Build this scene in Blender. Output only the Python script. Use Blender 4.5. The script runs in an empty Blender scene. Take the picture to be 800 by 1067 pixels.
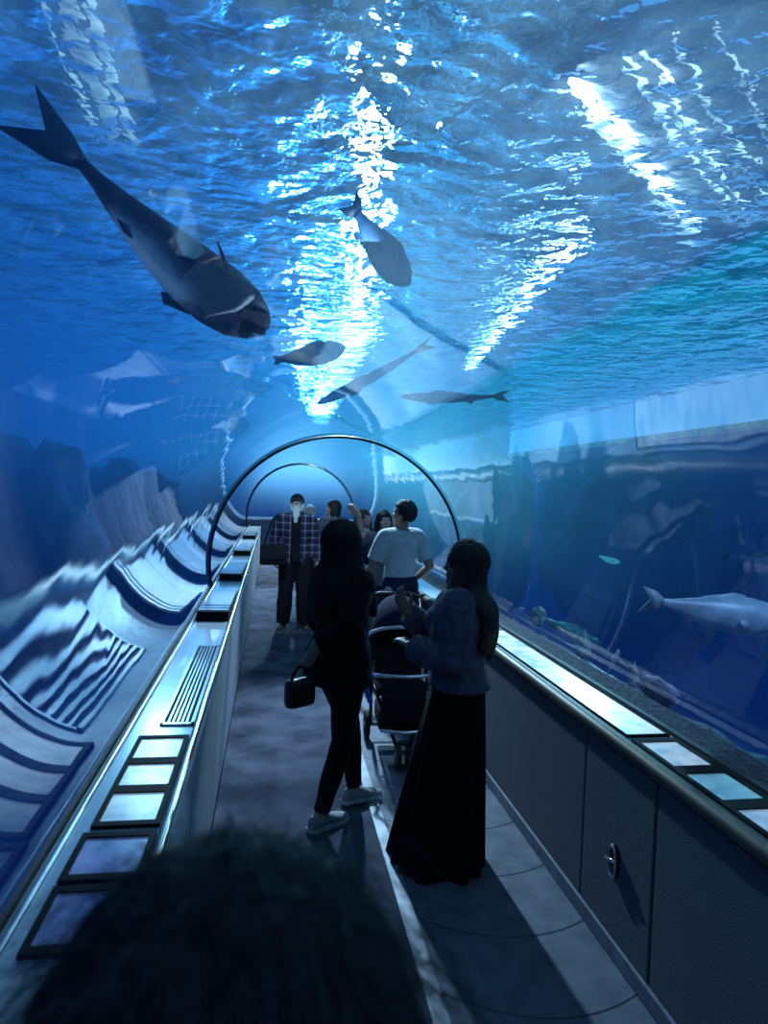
import bpy, bmesh, math, random
from mathutils import Vector, Matrix, Quaternion, noise
random.seed(7)
sc = bpy.context.scene
COL = bpy.data.collections.new('aquarium_tunnel')
PI = math.pi

# ------------------------------------------------------------------ render look
sc.view_settings.view_transform = 'Standard'
sc.view_settings.look = 'None'
sc.cycles.use_denoising = True
sc.cycles.max_bounces = 8
sc.cycles.diffuse_bounces = 3
sc.cycles.glossy_bounces = 4
sc.cycles.transmission_bounces = 6
sc.cycles.transparent_max_bounces = 24
sc.cycles.volume_bounces = 0
sc.cycles.caustics_reflective = False
sc.cycles.caustics_refractive = False
sc.cycles.sample_clamp_indirect = 6.0
sc.cycles.volume_step_rate = 1.0

# ------------------------------------------------------------------ camera
F_PX, VPX, VPY, ROLL, CAM_H = 709.0, 285.0, 505.0, 0.03, 1.85
cd = Vector(((VPX-400)/F_PX, -(VPY-533.5)/F_PX, -1)).normalized()
cu = Vector((ROLL, 1, 0)); cu = (cu - cd*cu.dot(cd)).normalized()
cr = cd.cross(cu)
CAM = Vector((0, 0, CAM_H))
# rows: world x, y, z axes written in camera space -> camera-to-world rotation
R3 = Matrix((cr, cd, cu))
cam_data = bpy.data.cameras.new('camera')
cam_data.sensor_fit = 'VERTICAL'
cam_data.sensor_height = 36.0
cam_data.lens = F_PX/1067*36.0
cam_data.clip_start = 0.02
cam_data.dof.use_dof = True
cam_data.dof.focus_distance = 4.5
cam_data.dof.aperture_fstop = cam_data.lens/1000/0.0065
cam = bpy.data.objects.new('camera', cam_data)
COL.objects.link(cam)
cam.matrix_world = Matrix.Translation(CAM) @ R3.to_4x4()
sc.camera = cam

def at(px, py, y=None, z=None, x=None):
    """world point seen at a pixel of the 800x1067 frame, on a plane y / z / x"""
    w = R3 @ Vector(((px-400)/F_PX, -(py-533.5)/F_PX, -1))
    if y is not None: t = y/w.y
    elif z is not None: t = (z-CAM_H)/w.z
    else: t = x/w.x
    return CAM + w*t

# ------------------------------------------------------------------ materials
def new_mat(name):
    m = bpy.data.materials.new(name); m.use_nodes = True
    nt = m.node_tree; nt.nodes.clear()
    out = nt.nodes.new('ShaderNodeOutputMaterial')
    return m, nt, out

def N(nt, typ, **kw):
    n = nt.nodes.new(typ)
    for k, v in kw.items():
        if k in n.inputs: n.inputs[k].default_value = v
        else: setattr(n, k, v)
    return n

def M(name, col, rough=0.6, metal=0.0, var=0.25, scale=30.0, bump=0.0, bscale=80.0, emit=0.0, ecol=None, spec=0.4, detail=4.0, coat=0.0, stretch=None):
    m, nt, out = new_mat(name)
    b = N(nt, 'ShaderNodeBsdfPrincipled', Roughness=rough, Metallic=metal)
    b.inputs['Specular IOR Level'].default_value = spec
    b.inputs['Coat Weight'].default_value = coat
    tc = N(nt, 'ShaderNodeTexCoord')
    src = tc.outputs['Object']
    if stretch:
        mp = N(nt, 'ShaderNodeMapping', Scale=stretch); nt.links.new(src, mp.inputs['Vector']); src = mp.outputs['Vector']
    nz = N(nt, 'ShaderNodeTexNoise', Scale=scale, Detail=detail)
    nt.links.new(src, nz.inputs['Vector'])
    rp = N(nt, 'ShaderNodeValToRGB')
    c0 = [max(0, c*(1-var)) for c in col]; c1 = [min(1, c*(1+var)) for c in col]
    rp.color_ramp.elements[0].position = .3; rp.color_ramp.elements[1].position = .7
    rp.color_ramp.elements[0].color = (*c0, 1); rp.color_ramp.elements[1].color = (*c1, 1)
    nt.links.new(nz.outputs['Fac'], rp.inputs['Fac'])
    nt.links.new(rp.outputs['Color'], b.inputs['Base Color'])
    if bump:
        n2 = N(nt, 'ShaderNodeTexNoise', Scale=bscale, Detail=3.0); nt.links.new(src, n2.inputs['Vector'])
        bp = N(nt, 'ShaderNodeBump', Strength=bump, Distance=0.01)
        nt.links.new(n2.outputs['Fac'], bp.inputs['Height']); nt.links.new(bp.outputs['Normal'], b.inputs['Normal'])
    if emit:
        if ecol: b.inputs['Emission Color'].default_value = (*ecol, 1)
        else: nt.links.new(rp.outputs['Color'], b.inputs['Emission Color'])
        b.inputs['Emission Strength'].default_value = emit
    nt.links.new(b.outputs['BSDF'], out.inputs['Surface'])
    return m

# ------------------------------------------------------------------ mesh helpers
def tag(o, label=None, cat=None, group=None, kind=None):
    if label: o['label'] = label
    if cat: o['category'] = cat
    if group: o['group'] = group
    if kind: o['kind'] = kind
    return o

def build(name, bm, mats, parent=None, smooth=True, loc=None):
    bmesh.ops.recalc_face_normals(bm, faces=bm.faces[:])
    me = bpy.data.meshes.new(name); bm.to_mesh(me); bm.free()
    for m in (mats if isinstance(mats, (list, tuple)) else [mats]): me.materials.append(m)
    if smooth:
        for p in me.polygons: p.use_smooth = True
    o = bpy.data.objects.new(name, me); COL.objects.link(o)
    if parent: o.parent = parent
    if loc: o.location = loc
    return o

def remesh(o, voxel, smooth=2):
    """fuse the overlapping shells of a mesh into one continuous skin"""
    md = o.modifiers.new('r', 'REMESH'); md.mode = 'VOXEL'; md.voxel_size = voxel; md.use_smooth_shade = True
    if smooth:
        s = o.modifiers.new('s', 'SMOOTH'); s.iterations = smooth; s.factor = .5
    sc.collection.objects.link(o)
    dg = bpy.context.evaluated_depsgraph_get()
    me = bpy.data.meshes.new_from_object(o.evaluated_get(dg))
    sc.collection.objects.unlink(o)
    o.modifiers.clear(); old = o.data; o.data = me; bpy.data.meshes.remove(old)
    for p in me.polygons: p.use_smooth = True
    return o

def empty(name, loc=(0, 0, 0), rz=0, scale=1.0, rot=None):
    o = bpy.data.objects.new(name, None); COL.objects.link(o)
    o.location = loc; o.rotation_euler = rot if rot else (0, 0, rz); o.scale = (scale,)*3
    o.empty_display_size = .1
    return o

def swell(o, fn):
    vs = o.data.vertices; ns = [v.normal.copy() for v in vs]
    off = [fn(v.co) for v in vs]
    for v, n, d in zip(vs, ns, off): v.co = v.co + n*d

def bx(bm, c, s, rot=None, bevel=0.0, mi=0):
    r = bmesh.ops.create_cube(bm, size=1.0)
    vs = r['verts']
    mt = Matrix.Translation(Vector(c)) @ (rot.to_4x4() if rot else Matrix()) @ Matrix.Diagonal((*s, 1))
    bmesh.ops.transform(bm, matrix=mt, verts=vs)
    fs = list({f for v in vs for f in v.link_faces})
    for f in fs: f.material_index = mi
    if bevel:
        es = list({e for v in vs for e in v.link_edges})
        bmesh.ops.bevel(bm, geom=es, offset=bevel, segments=2, affect='EDGES', profile=.6)
    return vs

def loft(bm, rings, n=16, closed=False, caps=True, mi=0):
    """rings: (centre, xvec, yvec) with the half axes as vectors"""
    R = []
    for c, xv, yv in rings:
        R.append([bm.verts.new(c + xv*math.cos(2*PI*i/n) + yv*math.sin(2*PI*i/n)) for i in range(n)])
    m = len(R)
    for k in range(m if closed else m-1):
        a, b = R[k], R[(k+1) % m]
        for i in range(n):
            f = bm.faces.new((a[i], a[(i+1) % n], b[(i+1) % n], b[i])); f.material_index = mi
    if caps and not closed:
        for r in (R[0], R[-1]):
            f = bm.faces.new(r if r is R[-1] else r[::-1]); f.material_index = mi
    return R

def limb(bm, pts, rad, n=14, flat=1.0, up=None, mi=0, round_ends=True):
    """tube through pts with radii, rounded ends"""
    pts = [Vector(p) for p in pts]; rad = list(rad)
    if round_ends:
        d0 = (pts[0]-pts[1]).normalized(); d1 = (pts[-1]-pts[-2]).normalized()
        p0, p1, r0, r1 = pts[0], pts[-1], rad[0], rad[-1]
        pts = [p0+d0*r0*.75, p0+d0*r0*.45] + pts + [p1+d1*r1*.45, p1+d1*r1*.75]
        rad = [r0*.45, r0*.83] + rad + [r1*.83, r1*.45]
    rings = []; xv = None
    for i, p in enumerate(pts):
        t = (pts[min(i+1, len(pts)-1)] - pts[max(i-1, 0)]).normalized()
        if xv is None:
            ref = Vector(up) if up else (Vector((0, 0, 1)) if abs(t.z) < .9 else Vector((1, 0, 0)))
            xv = (ref - t*ref.dot(t)).normalized()
        else: xv = (xv - t*xv.dot(t)).normalized()
        yv = t.cross(xv)
        rings.append((p, xv*rad[i]*flat, yv*rad[i]))
    return loft(bm, rings, n, mi=mi)

def ell(bm, c, r, rot=None, seg=16, mi=0):
    res = bmesh.ops.create_uvsphere(bm, u_segments=seg, v_segments=max(8, seg*2//3), radius=1)
    mt = Matrix.Translation(Vector(c)) @ (rot.to_4x4() if rot else Matrix()) @ Matrix.Diagonal((*r, 1))
    bmesh.ops.transform(bm, matrix=mt, verts=res['verts'])
    for f in {f for v in res['verts'] for f in v.link_faces}: f.material_index = mi
    return res['verts']

def tube(bm, pts, r, n=8, mi=0): return limb(bm, pts, [r]*len(pts), n=n, round_ends=False, mi=mi)

def struct(name, bm, mats, smooth=False, parent=None):
    o = build(name, bm, mats, parent, smooth); 
    if not parent: o['kind'] = 'structure'
    return o

def spline(pts, k=6):
    P = [Vector(p) for p in pts]; out = []
    for i in range(len(P)-1):
        a = P[max(i-1, 0)]; b = P[i]; c = P[i+1]; d = P[min(i+2, len(P)-1)]
        for j in range(k):
            t = j/k
            out.append(.5*((2*b)+(c-a)*t+(2*a-5*b+4*c-d)*t*t+(3*b-a-3*c+d)*t**3))
    return out + [P[-1]]

# ================================================================== THE PLACE
TX, TZ, TR = 0.64, 1.12, 1.22           # acrylic tunnel axis and radius
LEDGE_Z, Y0, Y1 = 0.87, -2.5, 16.2
ANG0 = math.asin((LEDGE_Z-TZ)/TR)

# ---- floor: carpet, metal strip, rubber walkway
def carpet_mat():
    m, nt, out = new_mat('blue_grey_carpet')
    b = N(nt, 'ShaderNodeBsdfPrincipled', Roughness=.95); b.inputs['Specular IOR Level'].default_value = .1
    tc = N(nt, 'ShaderNodeTexCoord')
    n1 = N(nt, 'ShaderNodeTexNoise', Scale=160.0, Detail=3.0); n2 = N(nt, 'ShaderNodeTexNoise', Scale=3.5, Detail=5.0)
    for n in (n1, n2): nt.links.new(tc.outputs['Object'], n.inputs['Vector'])
    mx = N(nt, 'ShaderNodeMath', operation='MULTIPLY'); nt.links.new(n1.outputs['Fac'], mx.inputs[0]); nt.links.new(n2.outputs['Fac'], mx.inputs[1])
    rp = N(nt, 'ShaderNodeValToRGB')
    rp.color_ramp.elements[0].position = .12; rp.color_ramp.elements[0].color = (.035, .042, .065, 1)
    rp.color_ramp.elements[1].position = .42; rp.color_ramp.elements[1].color = (.20, .22, .30, 1)
    nt.links.new(mx.outputs[0], rp.inputs['Fac']); nt.links.new(rp.outputs['Color'], b.inputs['Base Color'])
    bp = N(nt, 'ShaderNodeBump', Strength=.8, Distance=.01); nt.links.new(n1.outputs['Fac'], bp.inputs['Height']); nt.links.new(bp.outputs['Normal'], b.inputs['Normal'])
    nt.links.new(b.outputs['BSDF'], out.inputs['Surface']); return m

def walkway_mat():
    m, nt, out = new_mat('grey_walkway_floor')
    b = N(nt, 'ShaderNodeBsdfPrincipled', Roughness=.62); b.inputs['Specular IOR Level'].default_value = .3
    tc = N(nt, 'ShaderNodeTexCoord'); sp = N(nt, 'ShaderNodeSeparateXYZ'); nt.links.new(tc.outputs['Object'], sp.inputs['Vector'])
    # shallow curved joints across the walkway
    dx = N(nt, 'ShaderNodeMath', operation='SUBTRACT'); nt.links.new(sp.outputs['X'], dx.inputs[0]); dx.inputs[1].default_value = 1.1
    sq = N(nt, 'ShaderNodeMath', operation='MULTIPLY'); nt.links.new(dx.outputs[0], sq.inputs[0]); nt.links.new(dx.outputs[0], sq.inputs[1])
    ml = N(nt, 'ShaderNodeMath', operation='MULTIPLY'); nt.links.new(sq.outputs[0], ml.inputs[0]); ml.inputs[1].default_value = -.9
    ad = N(nt, 'ShaderNodeMath', operation='ADD'); nt.links.new(sp.outputs['Y'], ad.inputs[0]); nt.links.new(ml.outputs[0], ad.inputs[1])
    dv = N(nt, 'ShaderNodeMath', operation='DIVIDE'); nt.links.new(ad.outputs[0], dv.inputs[0]); dv.inputs[1].default_value = .44
    fr = N(nt, 'ShaderNodeMath', operation='FRACT'); nt.links.new(dv.outputs[0], fr.inputs[0])
    rp = N(nt, 'ShaderNodeValToRGB'); e = rp.color_ramp.elements
    e[0].position = .0; e[0].color = (.15, .15, .15, 1); e[1].position = .025; e[1].color = (1, 1, 1, 1)
    nt.links.new(fr.outputs[0], rp.inputs['Fac'])
    nz = N(nt, 'ShaderNodeTexNoise', Scale=9.0, Detail=6.0); nt.links.new(tc.outputs['Object'], nz.inputs['Vector'])
    r2 = N(nt, 'ShaderNodeValToRGB'); e = r2.color_ramp.elements
    e[0].position = .3; e[0].color = (.12, .14, .19, 1); e[1].position = .75; e[1].color = (.22, .25, .31, 1)
    nt.links.new(nz.outputs['Fac'], r2.inputs['Fac'])
    mm = N(nt, 'ShaderNodeMix', data_type='RGBA', blend_type='MULTIPLY'); mm.inputs[0].default_value = 1
    nt.links.new(r2.outputs['Color'], mm.inputs[6]); nt.links.new(rp.outputs['Color'], mm.inputs[7])
    nt.links.new(mm.outputs[2], b.inputs['Base Color'])
    bp = N(nt, 'ShaderNodeBump', Strength=.5, Distance=.01); nt.links.new(rp.outputs['Color'], bp.inputs['Height']); nt.links.new(bp.outputs['Normal'], b.inputs['Normal'])
    nt.links.new(b.outputs['BSDF'], out.inputs['Surface']); return m

bm = bmesh.new(); bx(bm, (.165, (Y0+Y1)/2, -.03), (.87, Y1-Y0, .06)); struct('floor', bm, carpet_mat())
bm = bmesh.new(); bx(bm, (1.025, (Y0+Y1)/2, -.032), (.73, Y1-Y0, .06)); struct('floor_walkway', bm, walkway_mat())
steel = M('brushed_steel', (.50, .56, .64), .30, .85, .12, 6, .05, 60, stretch=(1, .05, 1))
strip_m = M('scuffed_aluminium_strip', (.42, .46, .52), .6, .3, .3, 8, .1, 40)
bm = bmesh.new(); bx(bm, (.632, (Y0+Y1)/2, .002), (.064, Y1-Y0, .012), bevel=.004); struct('trim_1', bm, strip_m)
dark_gap = M('dark_rubber', (.01, .012, .018), .6)
# ---- right low wall: carpeted panels with seams, skirting kerb
wallc = M('grey_wall_carpet', (.17, .18, .215), .95, 0, .22, 220, .5, 260, spec=.1)
kerb_m = M('grey_kerb', (.20, .23, .28), .6, 0, .2, 12)
seams = [Y0, -.4, .5, 1.35, 2.23, 2.79, 4.6, 6.4, 8.2, 10.0, 11.8, 13.6, Y1]
bm = bmesh.new(); bx(bm, (1.64, (Y0+Y1)/2, .40), (.43, Y1-Y0, .80))
for a, b in zip(seams[:-1], seams[1:]):
    if abs(a-2.23) < .01: continue
    bx(bm, (1.418, (a+b)/2, .445), (.03, b-a-.012, .75), bevel=.008)
struct('wall_right', bm, wallc)
bm = bmesh.new(); bx(bm, (1.405, (Y0+Y1)/2, .035), (.03, Y1-Y0, .07), bevel=.006); struct('baseboard_right', bm, kerb_m)
bm = bmesh.new(); bx(bm, (1.418, 2.51, .445), (.032, .548, .75), bevel=.008); door = struct('door_1', bm, wallc)
chrome = M('chrome', (.78, .80, .84), .18, 1.0, .1, 20)
# oval recessed pull ring with hinge bar
h = empty('door_handle', (1.40, 2.50, .385)); h.parent = door
bm = bmesh.new()
ring = [Vector((-.012-.012*math.sin(t)*0, .030*math.cos(t), .062*math.sin(t))) for t in [2*PI*i/24 for i in range(24)]]
loft(bm, [(p, Vector((1, 0, 0))*.007, Vector((0, p.y/.03, p.z/.062)).normalized()*.007) for p in ring], 8, closed=True)
build('pull_ring', bm, chrome, h)
bm = bmesh.new(); ell(bm, (0, 0, 0), (.006, .04, .075)); build('recess_plate', bm, M('dark_plate', (.03, .03, .04), .4, .6), h)
bm = bmesh.new(); tube(bm, [(-.016, -.04, .012), (-.016, .04, -.004)], .008, 10); build('latch_bar', bm, chrome, h)
for o in h.children: pass

# ---- right ledge, rail
ledge_m = M('pale_ledge_laminate', (.62, .70, .78), .22, .15, .12, 5, .03, 30, coat=.5, stretch=(1, .2, 1))
bm = bmesh.new(); bx(bm, (1.64, (Y0+Y1)/2, .835), (.43, Y1-Y0, .07), bevel=.004); struct('trim_2', bm, ledge_m)
gold = M('worn_brass_bronze_rail', (.15, .13, .10), .48, .6, .35, 14, .05, 40, stretch=(1, .1, 1))
bm = bmesh.new(); limb(bm, [(1.405, Y0, .862), (1.405, Y1, .862)], [.034, .034], n=16, flat=.9); struct('trim_3', bm, gold, True)
bm = bmesh.new(); bx(bm, (1.668, (Y0+Y1)/2, .878), (.028, Y1-Y0, .022), bevel=.004); struct('trim_4', bm, dark_gap)
bm = bmesh.new(); bx(bm, (1.758, (Y0+Y1)/2, .874), (.145, Y1-Y0, .012)); struct('trim_13', bm, M('speckled_grey_sill', (.07, .075, .10), .85, 0, .6, 45, .6, 60, spec=.1))
# ---- left low wall, ledge, rail, gasket
lw = M('pale_grey_wall_panel', (.34, .38, .45), .55, 0, .15, 4, .05, 30)
bm = bmesh.new(); bx(bm, (-.425, (Y0+Y1)/2, .40), (.29, Y1-Y0, .80))
for k in range(15):
    bx(bm, (-.277, Y0+.62+k*1.245, .43), (.014, 1.235, .78), bevel=.003)
struct('wall_left', bm, lw)
bm = bmesh.new(); bx(bm, (-.42, (Y0+Y1)/2, .835), (.31, Y1-Y0, .07), bevel=.003); struct('trim_5', bm, ledge_m)
rail_m = M('pale_bronze_rail', (.56, .55, .50), .25, .8, .25, 12, stretch=(1, .1, 1))
bm = bmesh.new(); limb(bm, [(-.272, Y0, .874), (-.272, Y1, .874)], [.015, .015], n=12); struct('trim_6', bm, rail_m, True)
bm = bmesh.new(); bx(bm, (-.552, (Y0+Y1)/2, .880), (.012, Y1-Y0, .024)); struct('trim_7', bm, dark_gap)
bm = bmesh.new(); limb(bm, [(-.528, Y0, .875), (-.528, Y1, .875)], [.010, .010], n=10); struct('trim_8', bm, steel, True)

# ---- end wall with its sill, and end window
bm = bmesh.new(); bx(bm, (.64, Y1+.09, .51), (2.6, .18, 1.02)); struct('wall_back', bm, M('slate_wall', (.10, .13, .22), .8, 0, .2, 6))
bm = bmesh.new(); bx(bm, (.64, Y1+.06, 1.045), (2.5, .26, .05), bevel=.008); struct('trim_9', bm, steel)

# ---- acrylic tunnel
def acrylic():
    m, nt, out = new_mat('acrylic')
    tr = N(nt, 'ShaderNodeBsdfTransparent'); tr.inputs['Color'].default_value = (.93, .97, 1, 1)
    gl = N(nt, 'ShaderNodeBsdfGlossy', Roughness=.015); gl.inputs['Color'].default_value = (.92, .96, 1, 1)
    tc = N(nt, 'ShaderNodeTexCoord')
    nz = N(nt, 'ShaderNodeTexNoise', Scale=2.0, Detail=1.5); nt.links.new(tc.outputs['Object'], nz.inputs['Vector'])
    bp = N(nt, 'ShaderNodeBump', Strength=.035, Distance=.05); nt.links.new(nz.outputs['Fac'], bp.inputs['Height'])
    fr = N(nt, 'ShaderNodeFresnel', IOR=1.47)
    nt.links.new(bp.outputs['Normal'], gl.inputs['Normal'])
    mp = N(nt, 'ShaderNodeMapRange'); mp.inputs['To Max'].default_value = 1.1; nt.links.new(fr.outputs['Fac'], mp.inputs['Value'])
    mx = N(nt, 'ShaderNodeMixShader'); nt.links.new(mp.outputs['Result'], mx.inputs['Fac'])
    nt.links.new(tr.outputs[0], mx.inputs[1]); nt.links.new(gl.outputs[0], mx.inputs[2]); nt.links.new(mx.outputs[0], out.inputs['Surface'])
    return m
ACR = acrylic()
def arc(r, n=56, a0=ANG0, a1=PI-ANG0):
    return [(TX+r*math.cos(a0+(a1-a0)*i/n), TZ+r*math.sin(a0+(a1-a0)*i/n)) for i in range(n+1)]
RINGS = [6.51, 15.5]
ys = [Y0] + RINGS + [Y1]
for k in range(3):
    bm = bmesh.new(); a, b = ys[k], ys[k+1]; rows = []
    ny = max(2, int((b-a)/.5))
    for j in range(ny+1):
        rows.append([bm.verts.new((x, a+(b-a)*j/ny, z)) for x, z in arc(TR)])
    for j in range(ny):
        for i in range(56): bm.faces.new((rows[j][i], rows[j][i+1], rows[j+1][i+1], rows[j+1][i]))
    o = struct('window_%d' % (k+1), bm, ACR, True)
    p = o.data.polygons[0]
    if p.normal.dot(Vector((TX, p.center.y, TZ)) - p.center) < 0: o.data.flip_normals()      # normals face the walkway
bm = bmesh.new()
vs = [bm.verts.new((x, Y1+.02, z)) for x, z in arc(TR-.01)]; bm.faces.new(vs)
o = struct('window_4', bm, ACR)
if o.data.polygons[0].normal.y > 0: o.data.flip_normals()
seam_m = M('black_joint', (.006, .008, .02), .5)
for k, y in enumerate(RINGS):
    bm = bmesh.new()
    rr = TR-.012
    loft(bm, [(Vector((x, y, z)), Vector((x-TX, 0, z-TZ)).normalized()*.013, Vector((0, .017, 0))) for x, z in arc(rr, 64)], 8)
    struct('trim_%d' % (10+k), bm, seam_m, True)

# ================================================================== WATER
WX0, WX1, WY0, WY1, WZ0, WZ1 = -5.2, 6.6, -3.2, 25.0, -1.0, 3.5
LAMP = (1.05, 16.5, 2.95)
def water_mat():
    m, nt, out = new_mat('tank_water')
    L = nt.links.new
    tr = N(nt, 'ShaderNodeBsdfTransparent')
    L(tr.outputs[0], out.inputs['Surface'])
    geo = N(nt, 'ShaderNodeTexCoord')
    def gauss(c, s):
        sub = N(nt, 'ShaderNodeVectorMath', operation='SUBTRACT'); L(geo.outputs['Object'], sub.inputs[0]); sub.inputs[1].default_value = c
        dv = N(nt, 'ShaderNodeVectorMath', operation='DIVIDE'); L(sub.outputs[0], dv.inputs[0]); dv.inputs[1].default_value = s
        dt = N(nt, 'ShaderNodeVectorMath', operation='DOT_PRODUCT'); L(dv.outputs[0], dt.inputs[0]); L(dv.outputs[0], dt.inputs[1])
        ng = N(nt, 'ShaderNodeMath', operation='MULTIPLY'); L(dt.outputs['Value'], ng.inputs[0]); ng.inputs[1].default_value = -1
        ex = N(nt, 'ShaderNodeMath', operation='EXPONENT'); L(ng.outputs[0], ex.inputs[0])
        return ex.outputs[0], sub.outputs[0]
    def scaled(fac, col):
        v = N(nt, 'ShaderNodeVectorMath', operation='SCALE'); v.inputs[0].default_value = col; L(fac, v.inputs['Scale']); return v.outputs[0]
    def add(a, b):
        v = N(nt, 'ShaderNodeVectorMath', operation='ADD'); L(a, v.inputs[0])
        if isinstance(b, tuple): v.inputs[1].default_value = b
        else: L(b, v.inputs[1])
        return v.outputs[0]
    g1, d1 = gauss((1.6, 11.5, 2.4), (1.9, 5.0, 1.1))  # glowing haze painted into the water as volume emission
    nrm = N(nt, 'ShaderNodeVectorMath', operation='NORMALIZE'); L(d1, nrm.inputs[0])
    rn = N(nt, 'ShaderNodeTexNoise', Scale=7.0, Detail=2.0); L(nrm.outputs[0], rn.inputs['Vector'])  # light shafts painted by noise over direction
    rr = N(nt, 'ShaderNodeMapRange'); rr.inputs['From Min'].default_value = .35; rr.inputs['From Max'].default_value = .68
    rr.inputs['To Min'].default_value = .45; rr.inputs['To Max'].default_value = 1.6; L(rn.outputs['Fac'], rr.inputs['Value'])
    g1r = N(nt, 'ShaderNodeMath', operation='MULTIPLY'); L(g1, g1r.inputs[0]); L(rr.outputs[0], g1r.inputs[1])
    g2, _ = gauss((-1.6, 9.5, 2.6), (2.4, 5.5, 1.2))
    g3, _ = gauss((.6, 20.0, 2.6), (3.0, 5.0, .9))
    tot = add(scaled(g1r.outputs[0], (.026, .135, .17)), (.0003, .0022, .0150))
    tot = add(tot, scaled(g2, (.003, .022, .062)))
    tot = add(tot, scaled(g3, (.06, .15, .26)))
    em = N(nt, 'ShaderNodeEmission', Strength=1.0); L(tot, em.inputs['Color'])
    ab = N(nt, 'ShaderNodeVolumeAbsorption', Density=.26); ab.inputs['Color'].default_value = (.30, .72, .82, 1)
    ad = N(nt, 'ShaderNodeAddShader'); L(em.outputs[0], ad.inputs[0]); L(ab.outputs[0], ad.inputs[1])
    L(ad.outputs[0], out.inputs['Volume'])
    return m
bm = bmesh.new()
V = lambda x, y, z: bm.verts.new((x, y, z))
prof = [(x, z) for x, z in arc(TR+.012, 40)]               # right foot over the top to left foot
xr, xl = prof[0][0], prof[-1][0]
notch = [(xr, WZ0)] + prof + [(xl, WZ0)]
f_in = [V(x, WY0, z) for x, z in notch]; b_in = [V(x, Y1+.3, z) for x, z in notch]
for i in range(len(notch)-1): bm.faces.new((f_in[i], f_in[i+1], b_in[i+1], b_in[i]))
bm.faces.new(b_in)
fo = [V(WX1, WY0, WZ0), V(WX1, WY0, WZ1), V(WX0, WY0, WZ1), V(WX0, WY0, WZ0)]
bo = [V(WX1, WY1, WZ0), V(WX1, WY1, WZ1), V(WX0, WY1, WZ1), V(WX0, WY1, WZ0)]
bm.faces.new(fo + f_in[::-1])
bm.faces.new(bo)
bm.faces.new((fo[0], fo[1], bo[1], bo[0])); bm.faces.new((fo[1], fo[2], bo[2], bo[1])); bm.faces.new((fo[2], fo[3], bo[3], bo[2]))
bm.faces.new((fo[3], f_in[-1], b_in[-1], b_in[0], f_in[0], fo[0], bo[0], bo[3]))
w = struct('water', bm, water_mat())

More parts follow.
